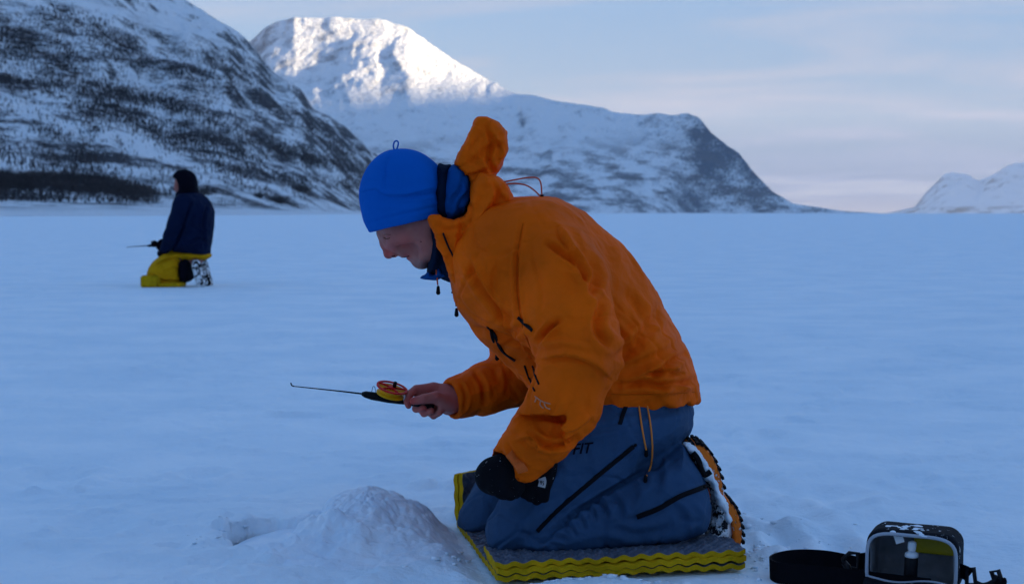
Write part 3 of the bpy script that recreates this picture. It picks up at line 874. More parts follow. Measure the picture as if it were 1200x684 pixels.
def speckled(name, base, snow_amt, scale, rough=0.6):
    m = mat(name, base, rough, 0.08)
    N = m.node_tree.nodes; L = m.node_tree.links; b = N['Principled BSDF']
    tc = N.new('ShaderNodeTexCoord'); t = N.new('ShaderNodeTexNoise'); t.inputs['Scale'].default_value = scale; t.inputs['Detail'].default_value = 6; t.inputs['Roughness'].default_value = 0.65
    L.new(tc.outputs['Object'], t.inputs['Vector'])
    r = N.new('ShaderNodeMapRange'); r.inputs['From Min'].default_value = 0.62 - snow_amt * 0.3; r.inputs['From Max'].default_value = 0.66 - snow_amt * 0.3
    L.new(t.outputs['Fac'], r.inputs['Value'])
    x = N.new('ShaderNodeMix'); x.data_type = 'RGBA'; x.inputs['A'].default_value = (*base, 1); x.inputs['B'].default_value = (0.82, 0.84, 0.86, 1)
    L.new(r.outputs[0], x.inputs['Factor']); L.new(x.outputs['Result'], b.inputs['Base Color'])
    bp = N.new('ShaderNodeBump'); bp.inputs['Distance'].default_value = 0.004; L.new(r.outputs[0], bp.inputs['Height']); L.new(bp.outputs[0], b.inputs['Normal'])
    return m
M_GLOVE = speckled('black glove with snow grains', (0.004, 0.004, 0.006), -0.10, 120, 0.85)
M_BOOT = speckled('black boot caked with snow', (0.018, 0.018, 0.022), 0.52, 62)
M_SOLE = speckled('orange rubber sole', (0.80, 0.17, 0.02), 0.14, 55)

def skin_material():
    m = mat('cold flushed skin', (0.42, 0.15, 0.12), 0.55, 0.18, bump=[(240, 0.0006, 4)], sss=0.10)
    N = m.node_tree.nodes; L = m.node_tree.links; b = N['Principled BSDF']
    tc = N.new('ShaderNodeTexCoord'); t = N.new('ShaderNodeTexNoise'); t.inputs['Scale'].default_value = 26; t.inputs['Detail'].default_value = 5
    L.new(tc.outputs['Object'], t.inputs['Vector'])
    r = N.new('ShaderNodeValToRGB')
    r.color_ramp.elements[0].position = 0.35; r.color_ramp.elements[0].color = (0.44, 0.17, 0.13, 1)
    r.color_ramp.elements[1].position = 0.68; r.color_ramp.elements[1].color = (0.38, 0.115, 0.095, 1)
    L.new(t.outputs['Fac'], r.inputs[0])
    at = N.new('ShaderNodeAttribute'); at.attribute_name = 'flush'
    x = N.new('ShaderNodeMix'); x.data_type = 'RGBA'; L.new(r.outputs[0], x.inputs['A']); x.inputs['B'].default_value = (0.50, 0.075, 0.06, 1)
    L.new(at.outputs['Fac'], x.inputs['Factor'])
    at2 = N.new('ShaderNodeAttribute'); at2.attribute_name = 'stubble'
    t2 = N.new('ShaderNodeTexNoise'); t2.inputs['Scale'].default_value = 900; L.new(tc.outputs['Object'], t2.inputs['Vector'])
    mm = N.new('ShaderNodeMath'); mm.operation = 'MULTIPLY'; L.new(at2.outputs['Fac'], mm.inputs[0]); L.new(t2.outputs['Fac'], mm.inputs[1])
    y = N.new('ShaderNodeMix'); y.data_type = 'RGBA'; L.new(x.outputs['Result'], y.inputs['A']); y.inputs['B'].default_value = (0.10, 0.06, 0.045, 1)
    L.new(mm.outputs[0], y.inputs['Factor'])
    L.new(y.outputs['Result'], b.inputs['Base Color'])
    return m
M_SKIN = skin_material()

MAN = thing('person', (0.30, 2.95, 0.0), 'kneeling person in orange shell jacket and bright blue beanie holding a short rod', 'person')
TY = math.tan(_A)
YH = 2.89                     # depth of the head's middle plane

# ---- body: one skin, clothed later
def build_body():
    h = 0.0025
    b = Vol((-0.36, 2.55, 0.02), (0.52, 3.30, 0.90), h)
    # trunk, kept well inside the clothes
    b.chain([(P(545, 275, 2.90), 0.050), (P(600, 305, 2.93), 0.085), (P(650, 350, 2.95), 0.100), (P(715, 415, 2.97), 0.095), (P(755, 470, 2.98), 0.085)], k=0.05, sy=0.8)
    for s, Ys in (('near', 2.80), ('far', 3.08)):
        b.cone(P(600, 305, 2.93), P(635, 310, Ys), 0.07, 0.05, 0.04)
    b.chain([(P(635, 310, 2.78), 0.045), (P(682, 418, 2.66), 0.036), (P(598, 548, 2.655), 0.024)], k=0.02)
    b.chain([(P(620, 320, 3.08), 0.045), (P(612, 436, 3.14), 0.038), (P(560, 459, 3.105), 0.030), (P(534, 468, 3.085), 0.025)], k=0.02)
    b.chain([(P(755, 480, 2.90), 0.075), (P(612, 612, 2.80), 0.045), (P(800, 590, 2.87), 0.032)], k=0.03)
    b.chain([(P(750, 480, 3.06), 0.075), (P(572, 596, 3.09), 0.045), (P(790, 565, 3.16), 0.032)], k=0.03)
    # gloved left hand inside its glove
    b.cone(P(598, 548, 2.655), P(584, 560, 2.645), 0.024, 0.022, 0.01)
    # neck and head
    b.cone(P(548, 285, 2.90), P(508, 268, YH), 0.044, 0.042, 0.03)
    b.ell(P(471, 228, YH), (0.078, 0.070, 0.078), 0.02)
    face = [(440, 262), (443, 273), (448, 283), (452, 291), (460, 296), (466, 298), (470, 300.5), (474, 301.5), (479, 304), (484, 306.5), (488, 310), (492, 312.3), (497, 312.6), (503, 309), (510, 300), (518, 280), (518, 255), (490, 235), (455, 240)]
    b.pillow(face, YH, 0.064, 0.048, k=0.012, power=2.2)
    # brow, cheekbones, jaw corner
    for s in (-1, 1):
        b.ell(P(474, 281, YH + s * 0.044), (0.024, 0.020, 0.022), 0.020)
        b.ell(P(503, 292, YH + s * 0.050), (0.020, 0.014, 0.024), 0.020)
        b.ell(P(449.5, 278, YH + s * 0.033), (0.014, 0.013, 0.012), 0.010, 'sub')        # eye sockets
        b.ell(P(453.5, 277.0, YH + s * 0.033), (0.0125, 0.012, 0.0125), 0.003)           # closed lids over the eyeball
        b.cone(P(447, 271.5, YH + s * 0.014), P(456, 267.5, YH + s * 0.046), 0.007, 0.006, 0.010)   # brow ridge
        b.ell(P(478, 293, YH + s * 0.050), (0.020, 0.009, 0.018), 0.02, 'sub')           # hollow cheek
        b.ell(P(461.5, 297.3, YH + s * 0.0125), (0.0095, 0.0070, 0.0085), 0.006)         # nostril wings
    # nose: bridge to tip
    b.chain([(P(445.5, 274, YH), 0.0075), (P(450.3, 286, YH), 0.0078), (P(455.5, 296.8, YH), 0.0098)], k=0.008)
    b.ell(P(455.3, 297.8, YH), (0.0095, 0.0110, 0.0090), 0.006)
    for s in (-1, 1):
        b.ell(P(461.5, 301.0, YH + s * 0.0065), (0.0036, 0.0034, 0.0042), 0.002, 'sub')
    # lips and chin
    b.pillow([(468.5, 299), (471, 301.8), (475, 302.2), (477, 300.2), (478, 297), (473, 296)], YH, 0.021, 0.006, k=0.004)
    b.pillow([(477, 300.4), (477.5, 303.8), (480.5, 304.8), (484, 303), (483, 299)], YH, 0.019, 0.006, k=0.004)
    b.cone(P(475.4, 301.2, YH - 0.024), P(475.4, 301.2, YH + 0.024), 0.0026, 0.0026, 0.002, 'sub')
    b.ell(P(494, 307, YH), (0.020, 0.020, 0.014), 0.012)
    # right hand: palm, four fingers round the grip, thumb along it
    Y0 = 3.085
    b.chain([(P(534, 468, Y0), 0.0255), (P(523, 465, Y0 + 0.003), 0.0275), (P(511, 460, Y0 + 0.006), 0.0225)], k=0.012, sy=1.15)
    b.cone(P(513, 470, Y0 + 0.010), P(525, 477, Y0 + 0.006), 0.0165, 0.0175, 0.012)
    b.cone(P(500, 461.5, 3.082), P(490, 463, 3.074), 0.0125, 0.009, 0.008)
    def finger(pts, k0=0.008): b.chain([(P(a, c, d), r) for a, c, d, r in pts], k=0.0025, k0=k0)
    finger([(507, 454.5, 3.083, 0.0125), (488, 456.2, 3.073, 0.0105), (479.5, 461.8, 3.058, 0.0092), (477.3, 470, 3.048, 0.0082), (478.6, 475.2, 3.048, 0.0072)], 0.010)
    finger([(506, 465, 3.098, 0.0115), (488, 472.0, 3.098, 0.0100), (487.6, 478.6, 3.070, 0.0090), (496, 478.0, 3.048, 0.0080)])
    finger([(510, 471, 3.098, 0.0112), (494, 479.5, 3.096, 0.0096), (497, 484.0, 3.066, 0.0086), (505, 481.5, 3.046, 0.0078)])
    finger([(516, 476, 3.096, 0.0105), (505, 484.0, 3.090, 0.0086), (508, 487.0, 3.064, 0.0078), (515, 483.5, 3.048, 0.0070)])
    finger([(527, 474, 3.062, 0.0175), (511, 465.5, 3.046, 0.0140), (497, 467.2, 3.036, 0.0112), (484.5, 469.6, 3.036, 0.0088)], 0.016)
    V, Fq = b.mesh(1)
    px, py = project(V)
    V, Fq = thin_out(V, Fq, ((px < 530) & (py < 335)) | ((px < 548) & (py > 430) & (py < 500)), 0.011)
    me = mesh_from('body', V, Fq, [M_SKIN])
    px, py = project(V)
    def blob(x, y, r): return np.exp(-((px - x) ** 2 + (py - y) ** 2) / (2 * r * r))
    head = (px < 515) & (py < 330) & (V[:, 1] < 3.0)
    flush = np.where(head, 0.85 * blob(455, 297, 6) + 0.55 * blob(474, 284, 8) + 0.9 * blob(476, 301.5, 3.2), 0)
    hand = (px < 545) & (py > 430) & (py < 500)
    flush = flush + np.where(hand, 0.30 + 0.5 * (blob(483, 468, 4) + blob(480, 474, 4) + blob(495, 480, 5)), 0)
    stub = np.where(head, 0.75 * sstep(-5, 5, (py - 306) + (px - 480) * 0.25) * sstep(478, 488, px) + 0.35 * blob(470, 298, 4), 0)
    for nm, a in (('flush', flush), ('stubble', stub)):
        at = me.attributes.new(nm, 'FLOAT', 'POINT'); at.data.foreach_set('value', np.clip(a, 0, 1).astype(np.float32))
    return part('body', me, MAN), bvh_of(V, Fq)
BODY, BODYB = build_body()
# lash line of the near eye, and dark lines drawn for shade on the face
def face_line(name, pts, r, m):
    q = [on_surface(BODYB, a, c, 0.0004)[0] for a, c in smooth_poly(pts, 4, closed=False)]
    q = [p for p in q if p is not None]
    if len(q) > 2: part(name, tube_mesh(name, q, r, m, 6), MAN, BODY)
M_LASH_SHADE = mat('fair lashes and lid shade', (0.07, 0.03, 0.02), 0.8, 0.05)
M_SHADE_MOLE = mat('dark red face shade and mole', (0.10, 0.018, 0.016), 0.6, 0.1)
face_line('eyelash', [(449.6, 278.2), (451.5, 279.3), (454, 279.8), (457, 278.8)], 0.0008, M_LASH_SHADE)
face_line('eyelid_shade', [(450.5, 274.6), (454, 274.6), (458, 275.2)], 0.0005, M_LASH_SHADE)  # thin dark line standing in for shade in the lid fold
face_line('mouth', [(473.5, 301.3), (476, 300.9), (478, 300.3), (479.5, 299.9)], 0.0012, M_SHADE_MOLE)  # dark red line painted for the shade between the lips
face_line('nostril', [(459.5, 300.4), (461.5, 300.0), (463, 299.2)], 0.0014, M_SHADE_MOLE)  # dark spot painted for the shade inside the nose opening
face_line('mole', [(492.6, 283.0), (493.4, 283.2), (494, 283.4)], 0.0012, M_SHADE_MOLE)

# ---- jacket
def build_jacket():
    h = 0.0032
    j = Vol((-0.20, 2.50, 0.13), (0.50, 3.28, 0.86), h)
    torso = [(545, 262), (570, 240), (605, 232), (640, 231), (664, 238), (700, 262), (738, 297), (768, 342), (794, 388), (813, 428), (822, 470), (818, 500), (740, 500), (650, 482), (610, 440), (583, 412), (561, 390), (545, 362), (532, 330), (524, 295)]
    j.pillow(torso, 2.945, 0.215, 0.135, yaw=TY, smooth=5, power=2.4)
    # hem: cut level with a drawcord ripple
    sl, x, y, z = j.box(j.lo, j.lo + j.h * j.n)
    ang = np.arctan2(y - 2.97, x - 0.28)
    zh = P(760, 467, 2.93)[2] + 0.0035 * np.sin(ang * 17) + 0.0025 * np.sin(ang * 31 + 1) + 0.0 * z
    j.d = smax(j.d, (zh - z).astype(np.float32), 0.006)
    # hollow inside the hem
    # shoulders and sleeves
    j.chain([(P(628, 292, 2.785), 0.092), (P(652, 330, 2.735), 0.088)], k=0.055)
    j.chain([(P(648, 318, 2.740), 0.088), (P(664, 375, 2.690), 0.088), (P(681, 415, 2.650), 0.080)], k=0.014, k0=0.03)
    j.chain([(P(679, 418, 2.650), 0.081), (P(662, 472, 2.640), 0.072), (P(635, 506, 2.640), 0.059), (P(611, 533, 2.645), 0.050), (P(592, 549, 2.650), 0.043)], k=0.012)
    j.chain([(P(612, 330, 3.10), 0.095), (P(612, 400, 3.15), 0.075)], k=0.04)
    j.chain([(P(614, 418, 3.155), 0.072), (P(606, 440, 3.15), 0.066), (P(570, 455, 3.12), 0.056), (P(528, 468, 3.085), 0.0435)], k=0.012, k0=0.03)
    # open cuffs, cut square to the arm
    def cuff(c, axis, r, depth):
        axis = axis / np.linalg.norm(axis)
        m = r * 2.6
        sl, x, y, z = j.box(c - m, c + m)
        t = (x - c[0]) * axis[0] + (y - c[1]) * axis[1] + (z - c[2]) * axis[2]
        rad = np.sqrt(np.maximum((x - c[0]) ** 2 + (y - c[1]) ** 2 + (z - c[2]) ** 2 - t * t, 0))
        cut = np.where(rad < r * 2.3, t, 0.2)
        j.d[sl] = smax(j.d[sl], cut.astype(np.float32), 0.004)
        hole = np.maximum(rad - (r - 0.006), np.maximum(-depth - t, t - 0.05))
        j.d[sl] = smax(j.d[sl], -hole.astype(np.float32), 0.004)
    cuff(P(590, 551, 2.648), P(586, 553, 2.640) - P(600, 545, 2.652), 0.043, 0.05)
    cuff(P(528, 468, 3.085), P(520, 470, 3.07) - P(540, 465, 3.095), 0.0435, 0.05)
    V, Fq = j.mesh(2)
    N = normals(V, Fq)
    # cloth relief: broad slack, then folds where the photograph has them
    s = fbm(V * np.array([9, 9, 9]), 3, 81) * 0.006 + (ridged(V * np.array([7, 6, 8]) + 0.5 * fbm(V * 5, 2, 85)[:, None], 4, 83) - 0.2) * 0.006
    s = s + crumple(V, (8.5, 7.5, 7.5), 0.020, 0.0065, 87)
    V = V + N * s[:, None]
    V = folds(V, N, [
        # armhole seam and chest seam
        ([(612, 262), (606, 300), (606, 345), (613, 385), (625, 418)], 2.5, 0.0068, 'v'),
        ([(552, 300), (575, 345), (600, 385), (632, 428)], 2.5, 0.0085, 'l'),
        ([(545, 302), (560, 330), (582, 360), (596, 372)], 4.2, 0.0102, 'v'),
        # shoulder blade creases behind the arm
        ([(655, 268), (668, 292), (676, 312)], 3.4, 0.0170, 'l'),
        ([(642, 285), (660, 298), (680, 312), (684, 330)], 3.4, 0.0153, 'v'),
        ([(660, 316), (676, 326), (686, 345), (700, 362)], 4.2, 0.0119, 'r'),
        ([(690, 305), (700, 320), (692, 345)], 5.1, 0.0102, 'v'),
        ([(705, 352), (700, 385), (716, 405)], 5.1, 0.0136, 'v'),
        # elbow folds
        ([(632, 398), (645, 383), (655, 376)], 3.0, 0.0170, 'v'),
        ([(640, 420), (665, 416), (692, 424), (712, 440)], 3.4, 0.0136, 'l'),
        ([(636, 405), (660, 402), (690, 408)], 4.2, 0.0102, 'r'),
        # sleeve end
        ([(634, 496), (655, 500), (672, 498), (690, 486)], 4.2, 0.0136, 'r'),
        ([(622, 508), (636, 520), (655, 521), (675, 512)], 3.4, 0.0136, 'v'),
        ([(606, 516), (620, 514), (632, 528)], 2.5, 0.0102, 'l'),
        ([(596, 522), (604, 536), (618, 548)], 2.5, 0.0068, 'v'),
        # waist: gathered cloth above the drawcord
        ([(722, 452), (750, 448), (780, 452), (812, 446)], 3.8, 0.0136, 'v'),
        ([(745, 440), (770, 432), (796, 436)], 4.2, 0.0136, 'l'),
        ([(760, 444), (778, 430), (800, 416)], 3.8, 0.0119, 'v'),
        ([(726, 455), (742, 444), (764, 440)], 3.4, 0.0102, 'r'),
        ([(775, 462), (790, 452), (806, 456)], 3.0, 0.0102, 'r'),
        ([(718, 420), (742, 405), (762, 380), (770, 362)], 6.0, 0.0102, 'v'),
        ([(735, 345), (748, 362), (756, 380)], 5.1, 0.0085, 'v'),
        ([(730, 425), (760, 412), (790, 395)], 6.0, 0.0102, 'r'),
        ([(720, 375), (735, 392), (745, 412)], 5.1, 0.0085, 'r'),
        # far sleeve
        ([(556, 436), (566, 450), (568, 470)], 3.0, 0.0061, 'v'),
        ([(585, 428), (590, 445), (586, 465)], 3.8, 0.0061, 'r'),
        ([(540, 448), (546, 462), (544, 480)], 2.5, 0.0041, 'v'),
        # chest below the collar
        ([(566, 372), (585, 378), (606, 380), (622, 392)], 4.2, 0.0102, 'r'),
        ([(560, 385), (585, 392), (612, 402)], 3.4, 0.0085, 'v'),
    ])
    V = laplace(V, Fq, 1, 0.15)
    me = mesh_from('jacket', V, Fq, [M_JACKET])
    return part('jacket', me, MAN), bvh_of(V, Fq)
JACKET, JB = build_jacket()

# ---- hood and collar, open at the neck
def build_hood():
    v = Vol((-0.22, 2.68, 0.52), (0.06, 3.10, 0.96), 0.003)
    # collar standing round the neck
    col = [(504, 255), (514, 250), (526, 254), (538, 256), (547, 248), (554, 232), (560, 212), (585, 210), (602, 234), (598, 262), (585, 300), (560, 345), (540, 352), (531, 330), (524, 310), (515, 288)]
    v.pillow(col, 2.895, 0.108, 0.014, yaw=TY, k=0.0, power=3.0)
    # crumpled hood thrown back, standing up behind the head
    hood = [(534, 193), (546, 168), (560, 140), (570, 139), (584, 146), (593, 156), (594, 174), (588, 192), (579, 206), (590, 220), (601, 235), (592, 250), (570, 258), (552, 246), (552, 218)]
    v.pillow(hood, 2.905, 0.068, 0.011, yaw=TY, k=0.008, smooth=0, power=2.6)
    # neck opening
    v.pillow([(480, 200), (540, 196), (552, 215), (552, 240), (562, 270), (548, 310), (520, 325), (480, 330)], 2.888, 0.072, 0.020, k=0.006, op='sub', yaw=TY)
    V, Fq = v.mesh(2); N = normals(V, Fq)
    V = V + N * (0.004 * fbm(V * 24, 3, 91) + 0.003 * ridged(V * np.array([30, 22, 40]), 3, 92) + crumple(V, (22, 16, 22), 0.014, 0.006, 93))[:, None]
    V = folds(V, N, [
        ([(553, 190), (566, 178), (578, 170), (590, 172)], 3, 0.007, 'v'), ([(545, 205), (560, 200), (572, 196)], 3, 0.008, 'l'),
        ([(570, 152), (576, 166), (572, 186), (578, 202)], 3, 0.009, 'v'), ([(578, 160), (588, 172), (586, 186)], 2.5, 0.007, 'l'),
        ([(564, 160), (560, 176), (566, 192)], 3.0, 0.007, 'r'), ([(556, 204), (570, 212), (576, 232), (562, 252)], 4, 0.010, 'r'),
        ([(552, 226), (556, 250), (550, 285), (548, 330)], 4, 0.008, 'l'), ([(545, 250), (540, 285), (545, 320)], 4, 0.007, 'v'),
        ([(576, 210), (590, 228), (598, 240)], 3, 0.008, 'r'), ([(588, 222), (578, 245), (562, 268), (556, 300)], 4, 0.010, 'v'),
        ([(512, 264), (524, 270), (540, 266)], 3, 0.004, 'v'), ([(570, 225), (560, 262), (556, 320)], 4, 0.007, 'r'),
    ])
    me = mesh_from('hood', V, Fq, [M_JACKET])
    return part('hood', me, MAN, JACKET), bvh_of(V, Fq)
HOOD, HB = build_hood()

def simple_pillow(name, polys, lo, hi, h, mat_, parent=None, noise=(20, 0.003), sub=(), fl=(), iters=2, cut=None):
    v = Vol(lo, hi, h)
    for poly, Yc, w, r, k in polys: v.pillow(poly, Yc, w, r, k=k)
    for poly, Yc, w, r, k in (cut or []): v.pillow(poly, Yc, w, r, k=k, op='sub', smooth=0)
    for a in sub: v.chain(a[0], k=a[1], op='sub')
    V, Fq = v.mesh(iters); N = normals(V, Fq)
    V = V + N * (noise[1] * fbm(V * noise[0], 4, 95))[:, None]
    V = folds(V, N, fl) if fl else V
    return part(name, mesh_from(name, V, Fq, [mat_]), MAN, parent), bvh_of(V, Fq)

BEANIE, BB = simple_pillow('beanie', [([(433, 273.5), (426, 259), (422, 243), (421, 228), (424, 210), (432, 194), (444, 182), (458, 175.5), (475, 174), (492, 178), (507, 188), (516, 199), (521, 213), (521.5, 232), (520, 262), (516, 285), (495, 300), (462, 302), (440, 292)], YH, 0.088, 0.082, 0.0)],
    (-0.36, 2.77, 0.60), (-0.12, 3.01, 0.90), 0.0025, M_BEANIE, noise=(14, 0.002), cut=[([(405, 279.5), (432, 273), (455, 267.5), (480, 261.5), (505, 256), (540, 247), (540, 340), (405, 340)], YH, 0.2, 0.004, 0.003)],
    fl=[([(424, 224), (440, 221), (452, 228), (475, 228), (500, 222), (520, 220)], 2.2, 0.0035, 'l'), ([(470, 232), (495, 229), (518, 226)], 2.0, 0.003, 'v'),
        ([(460, 176), (452, 195), (450, 222)], 1.6, 0.0020, 'v'), ([(430, 262), (460, 254), (495, 246), (518, 240)], 2.0, 0.0016, 'v'), ([(505, 228), (512, 240), (518, 246)], 2.5, 0.003, 'r'), ([(440, 240), (470, 244), (500, 238)], 4.0, 0.002, 'r')])
part('loop', tube_mesh('loop', [P(a, c, YH) for a, c in smooth_poly([(462, 176), (461.0, 171), (462.2, 166.5), (465, 165.2), (466.8, 167.5), (466, 172), (464.5, 176)], 4, closed=False)], 0.0017, M_BEANIE, 6), MAN, BEANIE)
FHOOD, _ = simple_pillow('fleece_hood', [([(524, 198), (535, 193), (546, 199), (553, 212), (554, 228), (549, 245), (538, 255), (524, 256), (519, 240), (520, 215)], 2.885, 0.068, 0.022, 0.0)],
    (-0.20, 2.75, 0.62), (-0.05, 3.03, 0.86), 0.003, M_FLEECE, noise=(30, 0.005), fl=[([(526, 252), (530, 235), (540, 222), (543, 205)], 2.5, 0.006, 'v'), ([(538, 250), (540, 238), (546, 228)], 2.5, 0.006, 'v')])
GAITER, GB = simple_pillow('neck_gaiter', [([(512, 196), (522, 194), (530, 198), (530, 250), (520, 262), (512, 270), (516, 290), (512, 318), (520, 328), (540, 330), (552, 300), (550, 262), (512, 250)], YH, 0.068, 0.022, 0.0), ([(503, 263), (512, 258), (520, 275), (522, 305), (514, 320), (502, 322), (501, 312), (504, 290)], YH, 0.076, 0.020, 0.01)],
    (-0.24, 2.78, 0.48), (-0.04, 3.0, 0.86), 0.003, M_NAVY, noise=(30, 0.004))
COLLAR, _ = simple_pillow('fleece_collar', [([(492, 325), (498, 322), (503, 316), (510, 319), (514, 305), (522, 318), (533, 322), (531, 328), (520, 325), (512, 328), (502, 327.5)], YH - 0.012, 0.060, 0.012, 0.0)],
    (-0.24, 2.78, 0.50), (-0.06, 2.98, 0.68), 0.0025, M_FLEECE, noise=(30, 0.003))

# ---- trousers
def build_trousers():
    t = Vol((-0.16, 2.60, 0.015), (0.50, 3.32, 0.44), 0.0035)
    hips = [(700, 445), (790, 450), (808, 472), (811, 484), (808, 502), (793, 524), (770, 538), (720, 535), (670, 510), (672, 450)]
    t.pillow(hips, 2.985, 0.190, 0.10, yaw=TY, power=2.3)
    thigh = [(700, 450), (780, 456), (804, 476), (806, 494), (795, 518), (772, 543), (735, 568), (690, 598), (650, 622), (620, 637), (598, 641), (580, 638), (572, 625), (572, 608), (580, 588), (598, 556), (630, 510), (660, 470)]
    t.pillow(thigh, 2.83, 0.105, 0.085, k=0.03, yaw=0.30, power=2.2)
    calf = [(600, 620), (640, 598), (700, 572), (745, 552), (780, 532), (799, 521), (806, 528), (820, 552), (831, 578), (832, 598), (828, 616), (818, 624), (790, 634), (740, 640), (680, 642), (620, 642)]
    t.pillow(calf, 2.815, 0.088, 0.050, k=0.008, yaw=0.16, power=2.2)
    far = [(690, 450), (640, 472), (610, 488), (588, 516), (562, 556), (545, 586), (537, 604), (540, 619), (552, 626), (580, 628), (620, 610), (680, 560), (730, 510)]
    t.pillow(far, 3.085, 0.100, 0.075, k=0.02, yaw=0.16, power=2.2)
    t.chain([(P(590, 595, 3.09), 0.06), (P(700, 580, 3.12), 0.062), (P(790, 562, 3.16), 0.058)], k=0.01)
    # open leg end
    t.cone(P(840, 590, 2.86), P(817, 584, 2.855), 0.050, 0.048, 0.004, 'sub')
    V, Fq = t.mesh(2); N = normals(V, Fq)
    V = V + N * (0.005 * fbm(V * 10, 3, 61) + 0.0018 * ridged(V * np.array([22, 14, 14]), 3, 62) + crumple(V, (7.5, 6.5, 10), 0.016, 0.0065, 64))[:, None]
    V = folds(V, N, [
        ([(630, 637), (660, 612), (690, 590), (730, 566), (775, 542)], 3.0, 0.010, 'v'),
        ([(636, 634), (650, 628), (664, 632)], 2.5, 0.005, 'v'), ([(655, 618), (668, 616), (674, 626)], 2.2, 0.006, 'v'),
        ([(668, 608), (680, 606), (686, 618)], 2.2, 0.006, 'v'), ([(680, 598), (694, 597), (698, 610)], 2.2, 0.006, 'v'), ([(694, 590), (706, 590), (712, 604)], 2.2, 0.006, 'v'),
        ([(715, 582), (726, 590), (728, 606)], 3.5, 0.008, 'v'), ([(708, 585), (716, 600), (712, 620)], 4, 0.006, 'r'),
        ([(770, 548), (772, 565), (764, 585)], 5, 0.007, 'v'), ([(748, 560), (752, 580), (742, 600)], 5, 0.006, 'r'),
        ([(785, 590), (800, 604), (800, 622)], 5, 0.006, 'v'), ([(812, 588), (822, 600), (818, 618)], 4, 0.006, 'r'),
        ([(668, 508), (710, 502), (750, 492)], 3.5, 0.004, 'v'), ([(690, 545), (735, 528), (790, 505)], 5, 0.004, 'r'), ([(700, 478), (760, 484), (805, 478)], 5, 0.004, 'v'),
        ([(612, 480), (602, 500), (590, 520)], 3, 0.005, 'v'), ([(610, 600), (640, 588), (676, 572)], 6, 0.004, 'v'), ([(605, 575), (640, 566), (670, 545)], 6, 0.004, 'r'),
        ([(720, 620), (750, 626), (790, 618)], 5, 0.005, 'v'), ([(660, 636), (700, 626), (735, 628)], 5, 0.005, 'r'),
    ])
    me = mesh_from('trousers', V, Fq, [M_TROUSER])
    return part('trousers', me, MAN), bvh_of(V, Fq)
TROUSERS, TB = build_trousers()

# ---- zips, cords, print
def zipper(bvh, parent, line, w, tab=None):
    z = part('zipper', band_mesh('zipper', bvh, line, w, M_BLACK, thick=0.0016), MAN, parent)
    if tab:
        p, n = on_surface(bvh, tab[0], tab[1], 0.004)
        if p is not None:
            q, _ = on_surface(bvh, tab[2], tab[3], 0.004)
            if q is None: q = p + np.array((0, 0, -0.02))
            part('zip_pull', tube_mesh('zip_pull', np.linspace(p, q, 5), 0.0028, M_BLACK, 8, rs=[0.0018, 0.003, 0.0034, 0.003, 0.0018]), MAN, parent)
zipper(TB, TROUSERS, [(629, 622), (650, 600), (680, 574), (715, 545), (742, 523)], 0.0085, (742, 523, 745, 520))
zipper(TB, TROUSERS, [(746, 605), (770, 596), (795, 582), (815, 574), (826, 570)], 0.0100, (823, 571, 828, 569))
zipper(TB, TROUSERS, [(735, 470), (731, 482), (726, 496)], 0.0085)
zipper(JB, JACKET, [(572, 383), (580, 392), (588, 410), (604, 422)], 0.0055, (576, 386, 580, 400))
zipper(JB, JACKET, [(607, 372), (615, 379), (624, 387)], 0.006)
zipper(JB, JACKET, [(615, 428), (620, 442), (627, 458)], 0.0026)
zipper(JB, JACKET, [(624, 428), (628, 440), (632, 450)], 0.0024)
zipper(HB, HOOD, [(519, 273), (524, 286), (530, 298), (536, 306), (543, 310)], 0.0035)
def hanging(name, pts, r, m, bead=None, parent=None):
    o = part(name, tube_mesh(name, smooth_poly(pts, 6, closed=False), r, m, 8), MAN, parent)
    if bead is not None:
        b = np.array(bead)
        part('cord_end', tube_mesh('cord_end', [b + np.array((0, 0, dz)) for dz in (0.006, 0.004, -0.002, -0.010, -0.013)], 0.004, M_BLACK, 8, rs=[0.0015, 0.003, 0.0038, 0.0046, 0.002]), MAN, parent)
def sp(bvh, pts, lift): 
    out = [on_surface(bvh, a, c, lift)[0] for a, c in pts]
    return [q for q in out if q is not None]
c1 = sp(TB, [(747, 472), (748.5, 484), (751, 500), (754, 516), (756, 526)], 0.005)
hanging('drawcord', c1, 0.0019, M_CORD, c1[-1], JACKET)
c2 = sp(TB, [(756, 471), (759, 486), (761.5, 505), (763, 525), (761, 545), (758, 562)], 0.006)
hanging('drawcord', c2, 0.0019, M_CORD, c2[-1], JACKET)
hanging('hood_cord', [P(a, c, 2.86) for a, c in [(586, 214), (602, 211), (620, 208), (630, 209), (634, 216), (635, 231)]], 0.0016, M_REDCORD, None, HOOD)
hanging('hood_cord', [P(a, c, 2.86) for a, c in [(588, 217), (602, 215), (616, 217), (626, 223), (634, 231)]], 0.0016, M_REDCORD, None, HOOD)
part('cord_lock', tube_mesh('cord_lock', [P(635, 228, 2.86), P(635, 231, 2.86), P(636, 236, 2.865)], 0.004, M_BLACK, 8), MAN, HOOD)
hanging('collar_cord', [P(a, c, YH - 0.062) for a, c in [(511, 315), (512, 324), (513, 334)]], 0.0016, M_REDCORD, P(513.5, 338, YH - 0.062), COLLAR)
hanging('zip_cord', [P(a, c, YH - 0.02) for a, c in [(532, 338), (533, 348), (534.5, 359)]], 0.0014, M_BLACK, P(535, 364, YH - 0.02), JACKET)
part('zip_slider', tube_mesh('zip_slider', [P(530, 341, YH - 0.02), P(532, 343, YH - 0.02), P(534, 340, YH - 0.02)], 0.0045, M_BLACK, 8), MAN, JACKET)
hanging('zip_cord', [P(a, c, 2.83) for a, c in [(579, 392), (581, 402), (582, 412)]], 0.0014, M_BLACK, P(582.5, 415, 2.83), JACKET)
